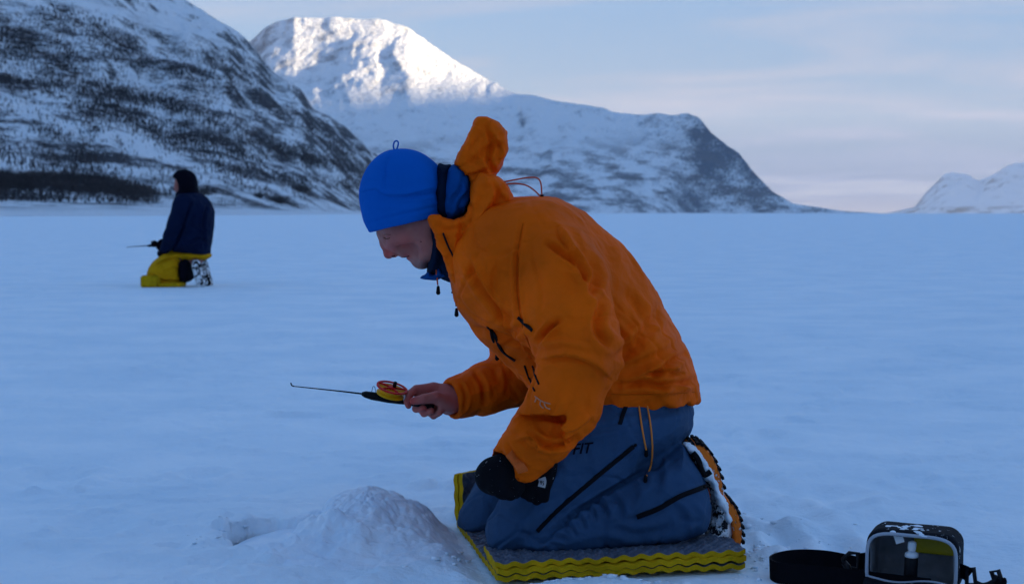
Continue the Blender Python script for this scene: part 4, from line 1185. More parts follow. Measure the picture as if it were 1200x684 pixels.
M_SEAM = mat('stitched orange seam', (0.60, 0.080, 0.001), 0.8, 0.05)
for bv, par, ln in ((JB, JACKET, [(613, 262), (606, 300), (606, 345), (613, 385), (622, 408)]), (JB, JACKET, [(716, 461), (745, 462), (780, 461), (814, 459)]),
                    (JB, JACKET, [(588, 528), (598, 546), (608, 562)])):
    part('seam', band_mesh('seam', bv, ln, 0.0022, M_SEAM, lift=0.0004, thick=0.0007), MAN, par)
part('cuff_tab', band_mesh('cuff_tab', JB, [(597, 530), (605, 540), (613, 552)], 0.020, M_BRICK, lift=0.0012), MAN, JACKET)

def lettering(word, x0, y0, ang, size, shear, parent, bvh, m):
    cu = bpy.data.curves.new('lettering', 'FONT'); cu.body = word; cu.size = size; cu.shear = shear; cu.offset = size * 0.018
    ob = bpy.data.objects.new('lettering', cu); COL.objects.link(ob)
    dg = bpy.context.evaluated_depsgraph_get(); me = bpy.data.meshes.new_from_object(ob.evaluated_get(dg))
    bpy.data.objects.remove(ob)
    bm = bmesh.new(); bm.from_mesh(me)
    bmesh.ops.subdivide_edges(bm, edges=bm.edges, cuts=2, use_grid_fill=True)
    c, s = math.cos(ang), math.sin(ang)
    for v in bm.verts:
        px = x0 + v.co.x * c - v.co.y * s; py = y0 - (v.co.x * s + v.co.y * c)
        p, n = on_surface(bvh, px, py, 0.0012)
        if p is not None: v.co = Vector(p)
    bm.to_mesh(me); bm.free(); me.materials.clear(); me.materials.append(m)
    return part('lettering', me, MAN, parent)
lettering('FIT', 670, 532, math.radians(6), 17, 0.36, TROUSERS, TB, M_PRINT)
for st in ([(627, 464), (632, 468), (638, 471), (645, 473)], [(634, 469), (633, 474), (637, 478)], [(638, 472), (640, 477), (645, 479)], [(629, 466), (627, 471)]):
    part('logo_stroke', band_mesh('logo_stroke', JB, st, 0.0020, M_LOGO, lift=0.0008, thick=0.0006), MAN, JACKET)

# ---- gloved left hand resting on the thigh
def build_glove():
    g = Vol((-0.12, 2.50, 0.12), (0.12, 2.78, 0.32), 0.0025)
    g.chain([(P(601, 546, 2.652), 0.033), (P(588, 555, 2.645), 0.036), (P(578, 558, 2.642), 0.036)], k=0.012)
    for k, (x0, y0, x1, y1, x2, y2, d) in enumerate([(574, 548, 569, 556, 573, 568, 2.655), (577, 553, 572, 563, 579, 573, 2.635), (582, 560, 580, 570, 588, 577, 2.622), (590, 566, 590, 575, 598, 579, 2.618)]):
        g.chain([(P(x0, y0, d), 0.016), (P(x1, y1, d - 0.012), 0.0145), (P(x2, y2, d - 0.006), 0.0125)], k=0.004, k0=0.01)
    g.chain([(P(598, 560, 2.640), 0.018), (P(606, 570, 2.634), 0.015), (P(604, 577, 2.628), 0.012)], k=0.005, k0=0.012)
    V, Fq = g.mesh(1)
    return part('glove', mesh_from('glove', V, Fq, [M_GLOVE]), MAN)
build_glove()
# the other glove, taken off and tucked under that hand
def build_spare_glove():
    base = P(632, 566, 2.66)
    root = thing('glove', base, 'loose black glove with a pale square tag tucked under the orange sleeve', 'glove')
    g = Vol((-0.03, 2.56, 0.13), (0.14, 2.78, 0.32), 0.0025)
    g.pillow([(612, 560), (625, 550), (640, 540), (652, 538), (653, 550), (648, 566), (641, 580), (632, 585), (622, 582), (616, 572)], 2.685, 0.030, 0.020)
    for (a, c, e, f) in ((618, 562, 614, 578), (624, 566, 621, 582), (631, 568, 629, 586), (638, 566, 638, 583)):
        g.chain([(P(a, c, 2.665), 0.013), (P(e, f, 2.668), 0.010)], k=0.004)
    V, Fq = g.mesh(1); bv = bvh_of(V, Fq)
    o = part('shell', mesh_from('shell', V, Fq, [M_GLOVE]), root)
    t = part('size_tag', band_mesh('size_tag', bv, [(635, 559.5), (636, 564), (634.5, 570)], 0.0145, mat('grey woven tag', (0.42, 0.42, 0.42), 0.8), lift=0.001, thick=0.001), root, o)
    for st in ([(633, 563), (634.5, 567)], [(635, 563), (634, 567)], [(637, 563.5), (636, 565), (637.5, 566.5), (636, 568)]):
        part('tag_print', band_mesh('tag_print', bv, st, 0.0014, M_BLACK, lift=0.0025, thick=0.0006, n=3), root, o)
build_spare_glove()

# ---- boots
def build_boot(dx, dy, dY, full):
    def q(pts): return [(a + dx, c + dy) for a, c in pts]
    Yb = 2.865 + dY
    b = Vol((0.30, 2.72 + dY, 0.01), (0.56, 3.02 + dY, 0.36), 0.0028)
    b.pillow(q([(799, 522), (808, 519), (818, 523), (828, 536), (836, 555), (842, 575), (850, 586), (857, 604), (858, 626), (854, 637), (842, 639), (830, 636), (826, 622), (834, 596), (832, 576), (820, 556), (806, 540)]), Yb, 0.052, 0.030)
    V, Fq = b.mesh(1); N = normals(V, Fq)
    V = V + N * (0.004 * fbm(V * 60, 4, 65) + 0.003 * fbm(V * 150, 3, 66))[:, None]
    boot = part('boot', mesh_from('boot', V, Fq, [M_BOOT]), MAN)
    s = Vol((0.30, 2.72 + dY, 0.01), (0.56, 3.02 + dY, 0.36), 0.0025)
    s.pillow(q([(803, 519), (812, 515.5), (822, 519), (832, 531), (840, 550), (844.5, 567), (845, 576), (838, 575), (832, 558), (824, 543), (814, 531), (805, 524)]), Yb, 0.050, 0.006, power=4)
    s.pillow(q([(845, 574), (848, 577), (851, 584), (849, 586), (844, 580)]), Yb, 0.046, 0.004, power=4)
    s.pillow(q([(850, 582), (857, 588), (862.5, 600), (865.5, 615), (865, 630), (861, 640), (853, 638), (855, 624), (853, 609), (849, 598), (843, 588)]), Yb, 0.050, 0.006, power=4)
    V, Fq = s.mesh(1)
    sole = part('sole', mesh_from('sole', V, Fq, [M_SOLE]), MAN, boot)
    # lugs round the sole edge
    vs, fs = [], []
    for line, n in (([(806, 515), (816, 514), (826, 520), (836, 534), (843, 551), (847, 569)], 9), ([(853, 581), (860, 588), (865, 600), (868, 614), (868, 628), (864, 640)], 8)):
        pl = smooth_poly(q(line), 8, closed=False); L = len(pl) - 1
        for k in range(n):
            t = (k + 0.5) / n * L; i = int(t); c = pl[i] + (pl[min(i + 1, L)] - pl[i]) * (t - i); d = pl[min(i + 1, L)] - pl[max(i - 1, 0)]; d = d / np.linalg.norm(d); nn = np.array((d[1], -d[0]))
            for (ya, yb) in ((-0.051, -0.022), (-0.014, 0.014), (0.022, 0.051)):
                b0 = len(vs)
                for yy in (ya, yb):
                    for e1, e2 in ((-2.2, -2.4), (2.2, -2.4), (1.6, 0.4), (-1.6, 0.4)):
                        w = c + d * e1 + nn * e2; p = P(w[0], w[1], Yb); p[1] += yy; vs.append(p)
                fs += [(b0 + a, b0 + b_, b0 + c_, b0 + d_) for a, b_, c_, d_ in ((0, 1, 2, 3), (7, 6, 5, 4), (0, 4, 5, 1), (1, 5, 6, 2), (2, 6, 7, 3), (3, 7, 4, 0))]
    lg = part('sole_lugs', mesh_from('sole_lugs', vs, fs, [M_BLACK], smooth=False), MAN, boot); lg['kind'] = 'stuff'
    if full:
        # snow packed along the welt
        n = Vol((0.30, 2.70, 0.01), (0.56, 3.0, 0.36), 0.0028)
        n.pillow(q([(801, 521), (810, 519), (820, 526), (830, 541), (838, 558), (846, 578), (853, 592), (857, 610), (852, 612), (846, 596), (838, 582), (832, 566), (824, 560), (822, 548), (812, 536)]), Yb - 0.040, 0.018, 0.008)
        V, Fq = n.mesh(1); N = normals(V, Fq); V = V + N * (0.006 * fbm(V * 70, 4, 67))[:, None]
        part('packed_snow', mesh_from('packed_snow', V, Fq, [M_SLUSH]), MAN, boot)
        part('boot_strap', tube_mesh('boot_strap', smooth_poly([P(a, c, Yb - 0.062) for a, c in [(812, 530), (818, 538), (822, 550), (826, 556), (833, 552)]], 4, closed=False), 0.006, M_BLACK, 8), MAN, boot)
build_boot(0, 0, 0, True)
build_boot(-10, 3, 0.27, False)

# ---- rod in the right hand
def build_rod():
    Yr = 3.055
    a = P(508, 475.5, Yr); root = thing('fishing_rod', a, 'short ice fishing rod with a red and yellow reel', 'fishing rod')
    M_HANDLE = mat('black plastic grip', (0.004, 0.004, 0.005), 0.6, 0.12)
    M_RED = mat('red plastic reel', (0.60, 0.012, 0.008), 0.5, 0.15); M_YEL = mat('yellow plastic spool', (0.75, 0.36, 0.006), 0.5, 0.15)
    part('grip', tube_mesh('grip', [P(x, y, Yr) for x, y in [(509, 475.6), (506, 475), (495, 473.2), (480, 470.8), (474, 469.8)]], 0.008, M_HANDLE, 12, rs=[0.004, 0.0085, 0.0088, 0.008, 0.0075]), root)
    part('reel_seat', tube_mesh('reel_seat', [P(x, y, Yr) for x, y in [(475, 470), (470, 469.0), (455, 466.8), (436, 463.6), (428, 461.8), (424, 461.2)]], 0.009, M_HANDLE, 12, rs=[0.0075, 0.0088, 0.0098, 0.0092, 0.0075, 0.004]), root)
    part('blank', tube_mesh('blank', [P(x, y, Yr + dy) for x, y, dy in [(425, 461.2, 0), (400, 458.2, 0.0), (370, 455, 0), (344, 452.3, 0)]], 0.0016, M_BLACK, 6, rs=[0.0021, 0.0017, 0.0014, 0.0011]), root)
    part('tip_guide', tube_mesh('tip_guide', [P(344.5, 452.4, Yr), P(342.2, 451.6, Yr), P(341.2, 450, Yr), P(340.8, 448.2, Yr)], 0.0015, M_BLACK, 6), root)
    part('line_guide', tube_mesh('line_guide', smooth_poly([P(435.5, 459.5, Yr), P(436.8, 453.5, Yr), P(438.3, 452.4, Yr), P(439.6, 454.5, Yr), P(440, 459.5, Yr)], 4, closed=False), 0.0006, M_HANDLE, 6), root)
    # reel: disc axis tips towards the viewer
    ax = P(464.5, 452, Yr) - P(459.5, 470, Yr); ax[1] = -0.0075; ax /= np.linalg.norm(ax)
    u = P(477, 459.5, Yr) - P(441, 449.5, Yr); u -= ax * (u @ ax); R = np.linalg.norm(u) / 2; u /= np.linalg.norm(u); w = np.cross(ax, u)
    c = P(459.3, 454.6, Yr - 0.004)
    def lathe(name, prof, m, n=36, parent=None):
        v = [c + ax * hh + r * (math.cos(2 * math.pi * k / n) * u + math.sin(2 * math.pi * k / n) * w) for r, hh in prof for k in range(n)]
        f = [(i * n + k, i * n + (k + 1) % n, ((i + 1) % len(prof)) * n + (k + 1) % n, ((i + 1) % len(prof)) * n + k) for i in range(len(prof)) for k in range(n)]
        return part(name, mesh_from(name, v, f, [m], smooth=False), root, parent)
    sp_ = lathe('spool', [(R * 0.92, -0.002), (R * 0.72, -0.005), (R * 0.70, -0.010), (R * 0.90, -0.014), (R * 0.90, -0.016), (R * 0.15, -0.016), (R * 0.15, -0.002)], M_YEL)
    rm = lathe('reel_rim', [(R * 1.0, 0.0), (R * 1.0, 0.0032), (R * 0.86, 0.0032), (R * 0.86, 0.0)], M_RED, parent=sp_)
    for k in range(5):
        a0 = 2 * math.pi * k / 5 + 0.3; dr = math.cos(a0) * u + math.sin(a0) * w
        part('spoke', tube_mesh('spoke', [c + ax * 0.0016 + dr * R * t for t in (0.1, 0.5, 0.92)], 0.0024, M_RED, 6), root, sp_)
    lathe('hub', [(R * 0.24, -0.001), (R * 0.24, 0.004), (0.001, 0.004), (0.001, -0.001)], M_RED, 20, sp_)
    kb = c + ax * 0.002 + u * R * 0.12
    part('knob', tube_mesh('knob', [kb, kb + ax * 0.003, kb + ax * 0.013, kb + ax * 0.015], 0.004, M_HANDLE, 12, rs=[0.003, 0.0042, 0.0042, 0.003]), root, sp_)
    part('lever', tube_mesh('lever', [P(473.5, 460, Yr - 0.008), P(474.2, 464, Yr - 0.009), P(473.8, 469, Yr - 0.007)], 0.0026, mat('pale steel', (0.6, 0.6, 0.62), 0.35, 0.5, metallic=0.6), 8), root)
build_rod()
# ------------------------------------------------------------------ folded foam mat under the knees
M_FOAM_G = mat('grey reflective foam face', (0.085, 0.10, 0.135), 0.45, 0.45, noise=(60, 0.25), bump=[(260, 0.0008, 4)])
M_FOAM_Y = mat('yellow foam', (0.50, 0.285, 0.006), 0.85, 0.05, noise=(25, 0.2), bump=[(350, 0.0012, 4)])
MU = np.array((*MAT_U, 0.0)); MV = np.array((*MAT_V, 0.0)); MZ = np.array((0, 0, 1.0))
MO = np.array((*MAT_O, 0.0))
MAT_ROOT = thing('foam_mat', MO, 'folded yellow and grey egg crate foam mat under the kneeling person', 'sleeping mat')
def foam_panel(org, du, dv, n, lenU, lenV, phase, grey_up=True, sag=0.0, seed=0):
    lam = 0.0368; th = 0.0108; A = 0.0028
    nu = int(lenU / lam * 10); nv = int(lenV / lam * 10)
    U, V = np.meshgrid(np.linspace(0, lenU, nu + 1), np.linspace(0, lenV, nv + 1), indexing='ij')
    edge = np.minimum(np.minimum(V, lenV - V) / 0.012, 1)           # hinges are pressed thin
    z = A * np.cos(2 * math.pi * (U / lam + phase)) * (0.45 + 0.55 * np.cos(2 * math.pi * V / lam)) * 1.0
    wob = 0.0025 * fbm(np.stack([U.ravel() * 9 + seed, V.ravel() * 9], 1), 2, 300 + seed).reshape(U.shape)
    base = org + U[..., None] * du + V[..., None] * dv
    mid = z + wob - sag * np.exp(-((U - 0.12) / 0.10) ** 2)
    dim = 0.0030 * np.cos(4 * math.pi * U / lam) * np.cos(4 * math.pi * V / lam) * np.clip(np.minimum(np.minimum(U, lenU - U), np.minimum(V, lenV - V)) / 0.006, 0, 1)
    mid = mid + (dim if grey_up else 0)
    top = base + (mid + th * (0.45 + 0.15 * edge))[..., None] * n; bot = base + (mid - th * (0.45 + 0.15 * edge))[..., None] * n
    nn = nv + 1; m = (nu + 1) * nn
    i = np.arange(nu)[:, None]; j = np.arange(nv)[None, :]
    q = np.stack([i * nn + j, (i + 1) * nn + j, (i + 1) * nn + j + 1, i * nn + j + 1], -1).reshape(-1, 4)
    ring = [(k * nn) for k in range(nu + 1)] + [nu * nn + k for k in range(1, nn)] + [k * nn + nv for k in range(nu - 1, -1, -1)] + [k for k in range(nv - 1, 0, -1)]
    sides = np.array([(ring[k], m + ring[k], m + ring[(k + 1) % len(ring)], ring[(k + 1) % len(ring)]) for k in range(len(ring))])
    f = np.concatenate([q, q[:, ::-1] + m, sides])
    mi = np.concatenate([np.full(len(q), 0 if grey_up else 1), np.full(len(q), 1 if grey_up else 0), np.full(len(sides), 1)])
    me = mesh_from('panel', np.concatenate([top.reshape(-1, 3), bot.reshape(-1, 3)]), f, [M_FOAM_G, M_FOAM_Y], mat_idx=mi)
    me.set_sharp_from_angle(angle=math.radians(50))
    return part('panel', me, MAT_ROOT)
PV = 0.125; T0 = 0.0134
foam_panel(MO + MZ * 0.0100, MU, MV, MZ, 0.51, PV, 0.0, True, seed=1)
foam_panel(MO + MZ * (0.0100 + T0) + MU * 0.001 - MV * 0.003, MU, MV, MZ, 0.51, PV, 0.04, False, seed=2)
foam_panel(MO + MZ * (0.0100 + 2 * T0) - MU * 0.004 + MV * 0.002, MU, MV + MZ * 0.03, MZ, 0.515, PV, -0.03, True, seed=3)
for k in range(1, 4):
    foam_panel(MO + MZ * 0.0100 + MV * PV * k, MU, MV, MZ, 0.51, PV, 0.5 * (k % 2), True, seed=3 + k)
up = MZ * 0.985 + MV * 0.17
_B = math.radians(46)
EU = np.array((math.cos(_B), math.sin(_B), 0)); EV = np.array((-math.sin(_B), math.cos(_B), 0))
foam_panel(MO + MV * (PV * 4 + 0.004) + MZ * 0.012 + MU * 0.012, EU, up, -EV, 0.51, 0.108, 0.0, True, seed=8)
foam_panel(MO + MV * (PV * 4 + 0.004) + EV * 0.0165 + MZ * 0.010 + MU * 0.012, EU, up, -EV, 0.51, 0.106, 0.03, False, seed=9)

# ------------------------------------------------------------------ heap of drilled slush beside the hole
def slush_heap():
    c = np.array((*PG(430, 634)[:2], 0.0))
    n, m = 260, 130
    r = np.linspace(0, 1, m) ** 0.8 * 0.30; a = np.linspace(0, 2 * math.pi, n, endpoint=False)
    R, A = np.meshgrid(r, a, indexing='ij'); x = R * np.cos(A); y = R * np.sin(A)
    p = np.stack([x.ravel(), y.ravel()], 1)
    # steeper towards the mat, a long tail towards the hole
    sx = np.where(x > 0, x / 0.128, x / 0.125); q = np.hypot(sx, y / 0.145)
    q = q.ravel() * (1 + 0.16 * fbm(p * 9, 3, 141))
    z = 0.112 * np.exp(-np.abs(q) ** 2.6)
    z = z + 0.012 * np.exp(-(q / 1.3) ** 4) * fbm(p * 12, 4, 142) + 0.007 * np.abs(fbm(p * 34, 4, 143)) * np.exp(-(q / 1.5) ** 6) + 0.004 * fbm(p * 90, 3, 145)* np.exp(-(q / 1.5) ** 6)
    z = z + 0.010 * sstep(0.25, 0.5, fbm(p * 18 + 3, 3, 144)) * np.exp(-((q - 1.1) / 0.5) ** 2)
    i = np.arange(m - 1)[:, None]; j = np.arange(n)[None, :]; j2 = (j + 1) % n
    f = np.stack([i * n + j, (i + 1) * n + j, (i + 1) * n + j2, i * n + j2], -1).reshape(-1, 4)
    z = z + np.maximum(ground_z(x.ravel() + c[0], y.ravel() + c[1]), -0.012) * sstep(0.3, 1.0, q) + 0.003 - 0.010 * sstep(0.85, 1.0, R.ravel() / 0.30)
    o = link('snow_heap', mesh_from('snow_heap', np.stack([x.ravel(), y.ravel(), z], 1), f, [M_SLUSH]))
    o.location = c; o['label'] = 'rounded heap of drilled ice slush between the fishing hole and the foam mat'; o['category'] = 'snow heap'
slush_heap()
def crumbs():
    ico = []
    bm = bmesh.new(); bmesh.ops.create_icosphere(bm, subdivisions=1, radius=1.0)
    bv = np.array([v.co[:] for v in bm.verts]); bf = np.array([[v.index for v in f.verts] for f in bm.faces]); bm.free()
    r = np.random.default_rng(44); pos = []
    def put(px, py, sx, sy, n, smin_, smax_):
        for k in range(n):
            c = PG(px + r.normal() * sx, min(py + r.normal() * sy, 700))
            pos.append((c[0], c[1], smin_ + (smax_ - smin_) * r.random() ** 3))
    put(322, 632, 40, 9, 150, 0.002, 0.008); put(430, 645, 55, 10, 260, 0.002, 0.010); put(470, 640, 30, 6, 40, 0.004, 0.014); put(535, 640, 12, 12, 90, 0.002, 0.010)
    put(700, 690, 90, 3, 120, 0.002, 0.010); put(885, 650, 22, 14, 90, 0.002, 0.009); put(950, 640, 60, 20, 40, 0.002, 0.006)
    pos = np.array(pos); gz = ground_z(pos[:, 0], pos[:, 1])
    vs, fs = [], []
    for k, (x, y, s) in enumerate(pos):
        j = bv * (1 + 0.35 * r.normal(size=(len(bv), 1)) * 0.6) * np.array((1.3, 1.1, 0.5)) * s
        vs.append(j + np.array((x, y, gz[k] + s * 0.15))); fs.append(bf + len(bv) * k)
    link('snow_crumbs', mesh_from('snow_crumbs', np.concatenate(vs), np.concatenate(fs), [M_SLUSH]), kind='stuff', label='loose crumbs of snow round the hole and the mat', category='snow')
crumbs()

# ------------------------------------------------------------------ open shoulder bag on the snow
def build_bag():
    ang = math.radians(24)
    bx = np.array((math.cos(ang), math.sin(ang), 0)); by = np.array((-math.sin(ang), math.cos(ang), 0))
    # front of the bag looks to the camera's left; origin at the middle of its front foot
    bx = np.array((math.cos(-ang), math.sin(-ang), 0)); by = np.array((math.sin(ang), math.cos(ang), 0))
    org = P(1067, 640, 2.52); org[2] = 0.0
    root = thing('shoulder_bag', org, 'small black shoulder bag lying open on the snow with its strap beside it', 'bag')
    M_BAG = speckled('black nylon bag', (0.005, 0.006, 0.010), 0.0, 60, 0.75)
    M_LINE = mat('grey bag lining', (0.21, 0.21, 0.225), 0.8, 0.2, noise=(30, 0.18), bump=[(45, 0.006, 4)])
    M_PIPE = mat('pale grey piping', (0.34, 0.37, 0.42), 0.7)
    M_WEB = mat('black webbing', (0.004, 0.004, 0.006), 0.85, 0.06, bump=[(700, 0.0006, 2)])
    def W(x, y, z): return org + bx * x + by * y + np.array((0, 0, z))
    hw, hh, dp = 0.085, 0.060, 0.130
    def rbox(v, c, hs, r, k=0, op='add', tilt=0.0):
        sl, x, y, z = v.box(v.lo, v.lo + v.h * v.n)
        q = [np.abs(x - c[0]) - hs[0] + r, np.abs(y - c[1]) - hs[1] + r, np.abs(z - c[2] - tilt * (y - c[1])) - hs[2] + r]
        o = np.sqrt(np.maximum(q[0], 0) ** 2 + np.maximum(q[1], 0) ** 2 + np.maximum(q[2], 0) ** 2) + np.minimum(np.maximum(np.maximum(q[0], q[1]), q[2]), 0) - r
        v.put(sl, o.astype(np.float32), k, op)
    def loc_mesh(v, name, m, amp, seed, parent=None):
        V, Fq = v.mesh(1); N = normals(V, Fq); V = V + N * (amp * fbm(V * 28, 3, seed))[:, None]
        Wd = org + V[:, :1] * bx + V[:, 1:2] * by + V[:, 2:] * np.array((0, 0, 1.0))
        return part(name, mesh_from(name, Wd, Fq, [m]), root, parent)
    v = Vol((-0.12, -0.03, -0.02), (0.12, 0.17, 0.15), 0.0022)
    rbox(v, (0, dp / 2, hh + 0.002), (hw, dp / 2, hh), 0.030, tilt=-0.03); rbox(v, (0.0, dp / 2 - 0.02, hh + 0.003), (hw - 0.006, dp / 2 + 0.008, hh - 0.006), 0.026, 0.002, 'sub')
    sl, x, y, z = v.box(v.lo, v.lo + v.h * v.n); v.d = smax(v.d, np.broadcast_to((0.012 + 0.16 * (0.12 - z) * 0 - y), v.d.shape).astype(np.float32), 0.003)
    shell = loc_mesh(v, 'shell', M_BAG, 0.0012, 161)
    v = Vol((-0.12, -0.03, -0.02), (0.12, 0.17, 0.15), 0.0022)
    rbox(v, (0, dp / 2, hh + 0.002), (hw - 0.0045, dp / 2 - 0.004, hh - 0.0045), 0.028); rbox(v, (0.0, dp / 2 - 0.02, hh + 0.002), (hw - 0.010, dp / 2 + 0.006, hh - 0.010), 0.024, 0.002, 'sub')
    v.d = smax(v.d, np.broadcast_to((0.010 - y), v.d.shape).astype(np.float32), 0.003)
    loc_mesh(v, 'lining', M_LINE, 0.0008, 162, shell)
    rim = []
    for k in range(64):
        a = 2 * math.pi * k / 64; cx, cz = math.cos(a), math.sin(a); e = 4.2
        s = (abs(cx) ** e + abs(cz) ** e) ** (-1 / e)
        rim.append(W((hw - 0.004) * cx * s, 0.010 + 0.002 * math.sin(3 * a), hh + 0.002 + (hh - 0.004) * cz * s))
    part('rim_piping', tube_mesh('rim_piping', rim, 0.0034, M_PIPE, 8, closed=True), root, shell)
    # lid hanging open to the front
    fl = []; nx, ny = 24, 10
    for i in range(nx + 1):
        for jj in range(ny + 1):
            u = -1 + 2 * i / nx; t = jj / ny
            wd = hw * (1.02 - 0.16 * t ** 3)
            fl.append(W(u * wd + 0.004, 0.006 - 0.095 * t, 0.030 + 0.012 * math.sin(t * 2.6) * (1 - 0.5 * u * u) - 0.022 * t + 0.004 * math.sin(4 * u + 3 * t)))
    n1 = len(fl); fl += [q - np.array((0, 0, 0.007)) for q in fl]
    ff = [(i * (ny + 1) + jj, i * (ny + 1) + jj + 1, (i + 1) * (ny + 1) + jj + 1, (i + 1) * (ny + 1) + jj) for i in range(nx) for jj in range(ny)]
    ff += [tuple(n1 + q for q in f[::-1]) for f in ff]
    bd = [i * (ny + 1) for i in range(nx + 1)] + [nx * (ny + 1) + k for k in range(1, ny + 1)] + [i * (ny + 1) + ny for i in range(nx - 1, -1, -1)] + list(range(ny - 1, 0, -1))
    ff += [(bd[k], n1 + bd[k], n1 + bd[(k + 1) % len(bd)], bd[(k + 1) % len(bd)])[::-1] for k in range(len(bd))]
    lid = part('lid', mesh_from('lid', fl, ff, [M_BAG]), root)
    part('lid_piping', tube_mesh('lid_piping', [fl[k] + np.array((0, 0, 0.001)) for k in [i * (ny + 1) for i in range(nx + 1)]], 0.0026, M_PIPE, 6), root, lid)
    # side lugs and clips
    def ribbon(name, pts, wdir, w, th, m, parent=None):
        pts = smooth_poly(pts, 8, closed=False); T = np.gradient(pts, axis=0); T /= np.linalg.norm(T, axis=1, keepdims=True) + 1e-12
        vs, fs = [], []
        for i, p in enumerate(pts):
            wv = wdir if not callable(wdir) else wdir(i / (len(pts) - 1))
            wv = np.array(wv, float); wv = wv - T[i] * (wv @ T[i]); wv /= np.linalg.norm(wv) + 1e-12
            nn = np.cross(T[i], wv)
            vs += [p - wv * w / 2 - nn * th / 2, p + wv * w / 2 - nn * th / 2, p + wv * w / 2 + nn * th / 2, p - wv * w / 2 + nn * th / 2]
        for i in range(len(pts) - 1):
            for k in range(4): fs.append((i * 4 + k, i * 4 + (k + 1) % 4, i * 4 + 4 + (k + 1) % 4, i * 4 + 4 + k))
        m4 = len(vs); fs += [(3, 2, 1, 0), (m4 - 4, m4 - 3, m4 - 2, m4 - 1)]
        return part(name, mesh_from(name, vs, fs, [m], smooth=False), root, parent)
    M_CLIP = mat('black plastic clip', (0.006, 0.006, 0.008), 0.5, 0.2)
    ribbon('strap_tab', [W(-hw + 0.004, 0.05, 0.055), W(-hw - 0.012, 0.046, 0.052), W(-hw - 0.020, 0.044, 0.050)], (0, 0, 1), 0.028, 0.004, M_WEB, shell)
    part('clip', tube_mesh('clip', [W(-hw - 0.018, 0.043, 0.066), W(-hw - 0.034, 0.040, 0.066), W(-hw - 0.046, 0.038, 0.054), W(-hw - 0.042, 0.038, 0.038), W(-hw - 0.018, 0.043, 0.036)], 0.0042, M_CLIP, 8, closed=True), root)
    part('clip_hook', tube_mesh('clip_hook', [W(-hw - 0.044, 0.038, 0.046), W(-hw - 0.036, 0.034, 0.040), W(-hw - 0.032, 0.030, 0.024), W(-hw - 0.030, 0.024, 0.012)], 0.0065, M_CLIP, 8), root)
    ribbon('strap_tab', [W(hw - 0.004, 0.05, 0.052), W(hw + 0.010, 0.048, 0.048), W(hw + 0.016, 0.046, 0.044)], (0, 0, 1), 0.026, 0.004, M_WEB, shell)
    part('clip', tube_mesh('clip', [W(hw + 0.012, 0.046, 0.058), W(hw + 0.024, 0.044, 0.060), W(hw + 0.028, 0.044, 0.030), W(hw + 0.012, 0.046, 0.028)], 0.0042, M_CLIP, 8, closed=True), root)
    part('clip_hook', tube_mesh('clip_hook', smooth_poly([W(hw + 0.026, 0.044, 0.034), W(hw + 0.042, 0.040, 0.030), W(hw + 0.060, 0.036, 0.040), W(hw + 0.066, 0.036, 0.052)], 4, closed=False), 0.0050, M_CLIP, 8), root)
    part('clip', tube_mesh('clip', [W(hw + 0.056, 0.037, 0.058), W(hw + 0.068, 0.035, 0.062), W(hw + 0.076, 0.033, 0.040), W(hw + 0.064, 0.036, 0.036)], 0.0046, M_CLIP, 8, closed=True), root)
    # strap: wide webbing lying on its edge in a long loop
    G = lambda a, c, z: PG(a, c, z)
    sp = [np.array(q) + np.array((0, 0, 0.021)) for q in [PG(1014, 678), PG(992, 673), PG(965, 668), PG(935, 667), PG(912, 671), PG(903, 677), PG(912, 683), PG(940, 686), PG(985, 690), PG(1040, 697), PG(1090, 703)]]
    ribbon('strap', sp, (0.0, 0.25, 1.0), 0.040, 0.0045, M_WEB)
    ribbon('strap', [W(hw + 0.070, 0.034, 0.046), W(hw + 0.072, 0.020, 0.028), W(hw + 0.050, -0.020, 0.018), W(hw + 0.005, -0.050, 0.014), W(0.03, -0.080, 0.010)], (0.3, 0.2, 1), 0.026, 0.004, M_WEB)
    ribbon('care_label', [W(-0.030, 0.030, 0.117), W(-0.026, 0.028, 0.108), W(-0.022, 0.026, 0.098)], bx, 0.016, 0.001, M_WHITE, shell)
    # snow on the bag's top
    r = np.random.default_rng(3)
    s = Vol((-0.06, 0.0, 0.10), (0.06, 0.12, 0.14), 0.0022)
    for k in range(34):
        s.ell((-0.012 + r.normal() * 0.018, 0.055 + r.normal() * 0.022, 0.1195 + r.uniform(-0.001, 0.002)), (r.uniform(0.003, 0.010), r.uniform(0.003, 0.009), r.uniform(0.002, 0.004)), 0.002)
    o = loc_mesh(s, 'snow_dusting', M_SLUSH, 0.002, 163, shell); o['kind'] = 'stuff'
    # bottle standing inside
    bt = W(-0.004, 0.030, 0.012); b = thing('bottle', bt, 'small black bottle with a white nozzle standing inside the open bag', 'bottle')
    def lathe(name, prof, m, n=24, at=bt, tilt=(0.02, -0.05)):
        vs = [at + np.array((r_ * math.cos(2 * math.pi * k / n) + tilt[0] * z_, r_ * math.sin(2 * math.pi * k / n) + tilt[1] * z_, z_)) for r_, z_ in prof for k in range(n)]
        fs = [(i * n + k, i * n + (k + 1) % n, (i + 1) * n + (k + 1) % n, (i + 1) * n + k) for i in range(len(prof) - 1) for k in range(n)]
        fs += [tuple(range(n))[::-1], tuple((len(prof) - 1) * n + k for k in range(n))]
        return part(name, mesh_from(name, vs, fs, [m]), b)
    M_CAP = mat('white plastic nozzle', (0.62, 0.64, 0.66), 0.4, 0.4)
    lathe('container', [(0.0105, 0), (0.0125, 0.002), (0.0125, 0.058), (0.0115, 0.061)], M_CLIP)
    lathe('cap', [(0.0122, 0.0612), (0.0128, 0.063), (0.0122, 0.068), (0.0070, 0.072)], M_CAP)
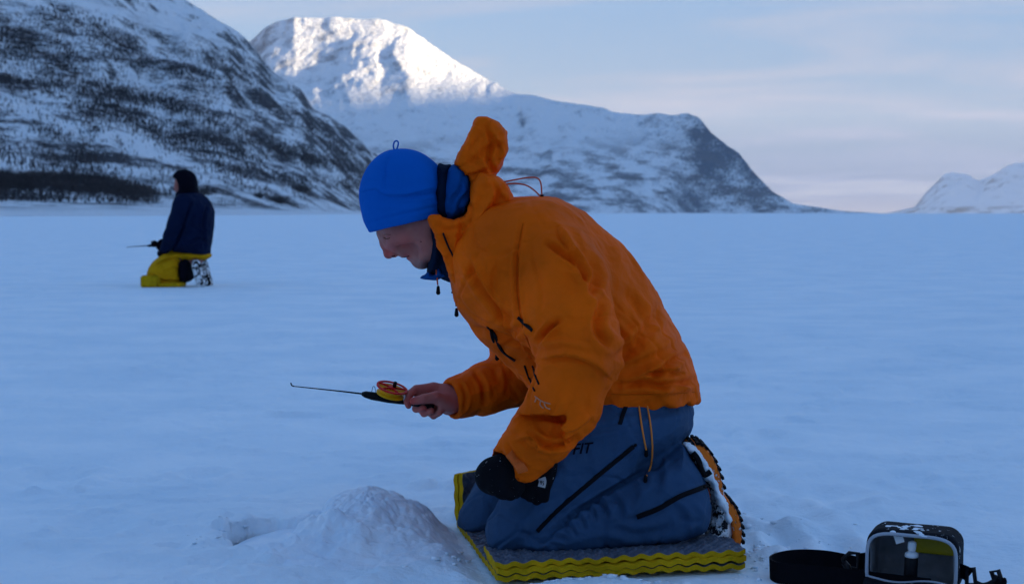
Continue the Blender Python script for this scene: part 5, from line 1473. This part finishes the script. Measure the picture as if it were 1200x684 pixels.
    lathe('nozzle', [(0.0062, 0.0722), (0.0078, 0.076), (0.0080, 0.086), (0.0070, 0.090), (0.003, 0.092)], M_CAP)
    # yellow packet at the back
    pk = Vol((-0.02, 0.06, 0.04), (0.09, 0.12, 0.13), 0.0022)
    rbox(pk, (0.036, 0.098, 0.086), (0.042, 0.008, 0.020), 0.006)
    V, Fq = pk.mesh(1); V = org + V[:, :1] * bx + V[:, 1:2] * by + V[:, 2:] * np.array((0, 0, 1.0))
    kk = link('packet', mesh_from('packet', V - V.mean(0), Fq, [mat('yellow packet', (0.50, 0.36, 0.01), 0.5, 0.3, noise=(20, 0.15), bump=[(60, 0.004, 3)])])); kk.location = V.mean(0)
    kk['label'] = 'flat yellow packet at the back of the open bag'; kk['category'] = 'packet'
build_bag()

# ------------------------------------------------------------------ the second fisherman, in navy and yellow
def build_far_man():
    Yf = 13.55
    g = PG(205, 335.5); Yf = g[1]
    root = thing('person', (P(215, 335, Yf)[0], Yf, 0), 'kneeling person in navy hooded jacket and yellow trousers seen from behind across the snow', 'person')
    M_NJ = cloth('navy insulated jacket', (0.004, 0.010, 0.034), 0.8, crinkle=10, cd=0.03, spec=0.04); M_YT = cloth('yellow bib trousers', (0.56, 0.27, 0.004), 0.7, crinkle=9, cd=0.03, spec=0.05)
    M_DK = cloth('black hood', (0.004, 0.004, 0.009), 0.8, crinkle=10, cd=0.02, spec=0.03)
    M_SOLE2 = speckled('snow caked spiked sole', (0.02, 0.02, 0.025), 0.48, 30)
    L0 = P(150, 345, Yf); H0 = P(265, 190, Yf)
    lo = (L0[0], Yf - 0.7, 0.0); hi = (H0[0], Yf + 0.7, H0[2])
    def solid(name, polys, m, h=0.009, cones=(), amp=0.012, parent=None, sub=(), fl=()):
        v = Vol(lo, hi, h)
        for poly, dy, w, r, k in polys: v.pillow(poly, Yf + dy, w, r, k=k, yaw=0.35, power=2.2)
        for a in cones: v.chain([(P(x, y, Yf + dy), r) for x, y, dy, r in a[0]], k=a[1])
        for a in sub: v.chain([(P(x, y, Yf + dy), r) for x, y, dy, r in a[0]], k=a[1], op='sub')
        V, Fq = v.mesh(1); N = normals(V, Fq)
        V = V + N * (amp * fbm(V * 7, 3, 171) + amp * 0.6 * ridged(V * np.array([9, 9, 5]), 3, 172))[:, None]
        if fl: V = folds(V, N, fl)
        return part(name, mesh_from(name, V, Fq, [m]), root, parent)
    solid('body', [([(206.5, 209), (214, 205), (222, 208), (224, 218), (220, 228), (212, 232), (208, 227), (205.6, 224), (204.6, 220), (205.3, 216)], 0.02, 0.065, 0.05, 0.0)], M_SKIN, 0.008,
          cones=[([(217, 226, 0.03, 0.055), (220, 240, 0.04, 0.10), (226, 270, 0.05, 0.12), (226, 296, 0.05, 0.12), (196, 318, -0.08, 0.07), (216, 322, 0, 0.06)], 0.04), ([(222, 242, -0.12, 0.06), (208, 270, -0.16, 0.05), (194, 293, -0.12, 0.035)], 0.02), ([(218, 242, 0.18, 0.06), (204, 270, 0.2, 0.05), (192, 285, 0.15, 0.035)], 0.02)], amp=0.0)
    jk = solid('jacket', [([(210, 230), (218, 226), (230, 226), (240, 232), (246, 241), (248, 252), (247, 272), (245, 290), (243, 299), (228, 298), (208, 295), (205, 285), (204, 262), (206, 246)], 0.04, 0.24, 0.13, 0.0)], M_NJ,
          cones=[([(216, 240, -0.16, 0.10), (208, 262, -0.20, 0.085), (200, 280, -0.18, 0.07), (193.5, 292, -0.14, 0.05)], 0.03), ([(214, 242, 0.22, 0.09), (206, 268, 0.24, 0.075), (197, 283, 0.18, 0.05)], 0.03)],
          fl=[([(224, 238), (218, 255), (211, 275), (202, 294)], 1.3, 0.035, 'v'), ([(243, 240), (238, 262), (240, 290)], 1.6, 0.025, 'v'), ([(226, 262), (236, 270), (244, 268)], 1.6, 0.02, 'r'), ([(222, 284), (234, 280), (244, 284)], 1.4, 0.02, 'v')])
    solid('hood', [([(204.5, 207), (208, 201), (215, 198.3), (223, 200), (228.5, 206), (230, 216), (231, 226), (236, 232), (222, 236), (210, 232), (207, 227.5), (211, 222), (209, 212)], 0.03, 0.115, 0.07, 0.0)], M_DK, parent=jk, amp=0.008)
    solid('glove', [], M_DK, cones=[([(193, 293, -0.14, 0.045), (189.5, 297, -0.12, 0.045)], 0.02)], amp=0.005)
    solid('glove', [], M_DK, cones=[([(197, 283, 0.16, 0.045), (190, 286, 0.12, 0.045), (187, 289, 0.10, 0.035)], 0.02)], amp=0.005)
    solid('trousers', [([(206, 293), (242, 297), (241, 303), (226, 305), (214.5, 307), (214, 334), (200, 335), (184, 333), (178, 326), (176.5, 319), (180, 310.5), (188, 301), (197, 295)], 0.0, 0.23, 0.11, 0.0)], M_YT, amp=0.016,
          fl=[([(184, 310), (196, 304), (208, 300)], 0.8, 0.03, 'v'), ([(180, 322), (190, 328), (212, 329)], 0.9, 0.03, 'v'), ([(192, 316), (204, 312), (213, 314)], 1.3, 0.02, 'r'), ([(205, 300), (213, 306), (214, 318)], 1.0, 0.025, 'v')])
    solid('gaiter', [([(213, 306), (224, 304), (226, 318), (224, 328), (214, 329)], 0.02, 0.17, 0.04, 0.0)], M_DK, amp=0.005)
    # soles of both boots, toes dug in
    for k, (dx, dy, dY) in enumerate(((0, 0, -0.10), (9, -0.5, 0.16))):
        q = lambda pts: [(a + dx, c + dy) for a, c in pts]
        bt = solid('boot', [(q([(225.5, 307), (229, 304.5), (233, 306), (236, 316), (239, 327), (240, 334), (236, 336), (231, 333), (228, 322)]), dY, 0.055, 0.03, 0.0)], M_SOLE2, h=0.007, amp=0.006)
        vs, fs = [], []
        rr = np.random.default_rng(70 + k)
        for t in (0.08, 0.24, 0.34, 0.62, 0.78, 0.92):
            c = np.array((230.5 + 7.5 * t + dx + rr.uniform(-1.2, 0.8), 305.5 + 29 * t + dy)); sc_ = rr.uniform(0.6, 1.5); sv_ = rr.uniform(1.0, 2.4)
            b0 = len(vs)
            for yy in (-0.05, 0.05):
                for ex, ey in ((-2.0, -1.0), (1.6, -1.6), (1.9, 0.5), (-1.6, 1.2)):
                    p = P(c[0] + ex * sc_, c[1] + ey * sv_, Yf + dY); p[1] += yy; vs.append(p)
            fs += [(b0 + a, b0 + b_, b0 + c_, b0 + d_) for a, b_, c_, d_ in ((0, 1, 2, 3), (7, 6, 5, 4), (0, 4, 5, 1), (1, 5, 6, 2), (2, 6, 7, 3), (3, 7, 4, 0))]
        lg = part('boot_spikes', mesh_from('boot_spikes', vs, fs, [M_BLACK], smooth=False), root, bt); lg['kind'] = 'stuff'
    # pad under the knees
    def slab(x0, x1, y0, y1, dY, w):
        a = P(x0, y1, Yf + dY); b = P(x1, y0, Yf + dY); bm = bmesh.new(); bmesh.ops.create_cube(bm, size=1.0)
        for v in bm.verts: v.co = Vector(((a[0] + b[0]) / 2 + v.co.x * (b[0] - a[0]), Yf + dY + v.co.y * w, (max(a[2], 0.0) + b[2]) / 2 + v.co.z * (b[2] - max(a[2], 0.0))))
        bmesh.ops.bevel(bm, geom=bm.edges[:], offset=0.012, segments=2, affect='EDGES'); me = bpy.data.meshes.new('pad'); bm.to_mesh(me); bm.free(); return me
    pr = thing('foam_pad', (P(190, 335, Yf)[0], Yf, 0), 'thick yellow foam pad under the knees of the person in navy', 'pad')
    for nm, a in (('slab', (170, 190, 322, 336, -0.18, 0.35)), ('slab', (189.8, 214, 331, 336, -0.18, 0.35))):
        me = slab(*a); me.materials.append(M_FOAM_Y); part(nm, me, pr)
    rd = thing('fishing_rod', P(190, 288, Yf + 0.10), 'thin dark ice fishing rod held by the person in navy', 'fishing rod')
    Yr = Yf + 0.10
    part('grip', tube_mesh('grip', [P(190, 288, Yr), P(184, 287.2, Yr), P(173, 288, Yr)], 0.016, M_BLACK, 8, rs=[0.012, 0.02, 0.010]), rd)
    part('blank', tube_mesh('blank', [P(174, 287.8, Yr), P(160, 288.6, Yr), P(148, 289.6, Yr)], 0.004, M_BLACK, 6, rs=[0.006, 0.0045, 0.003]), rd)
    part('reel', tube_mesh('reel', [P(181, 285.6, Yr - 0.03), P(181, 285.6, Yr + 0.03)], 0.034, M_BLACK, 16), rd)
    part('crank', tube_mesh('crank', [P(181, 285.5, Yr - 0.04), P(177, 282.6, Yr - 0.04)], 0.006, M_BLACK, 6), rd)
build_far_man()
# ------------------------------------------------------------------ air between here and the far fells
def build_haze():
    bm = bmesh.new(); bmesh.ops.create_cube(bm, size=1.0)
    me = bpy.data.meshes.new('haze'); bm.to_mesh(me); bm.free()
    o = link('haze', me, kind='stuff', label='cold blue haze over the lake', category='haze')
    o.dimensions = (1, 1, 1)
    top = max(max((q.co.z for q in ob.data.vertices), default=0) for ob in bpy.data.objects if ob.get('kind') == 'structure') + 12
    o.scale = (30000, 27500, top + 4); o.location = (0, 3700, (top - 4) / 2)
    m = bpy.data.materials.new('thin winter haze'); m.use_nodes = True
    N = m.node_tree.nodes; L = m.node_tree.links
    N.remove(N['Principled BSDF'])
    v = N.new('ShaderNodeVolumePrincipled')
    v.inputs['Color'].default_value = (0.97, 0.98, 1.0, 1)
    v.inputs['Density'].default_value = HAZE_D
    v.inputs['Anisotropy'].default_value = 0.0
    L.new(v.outputs[0], N['Material Output'].inputs['Volume'])
    me.materials.append(m)
HAZE_D = 2.2e-5
build_haze()
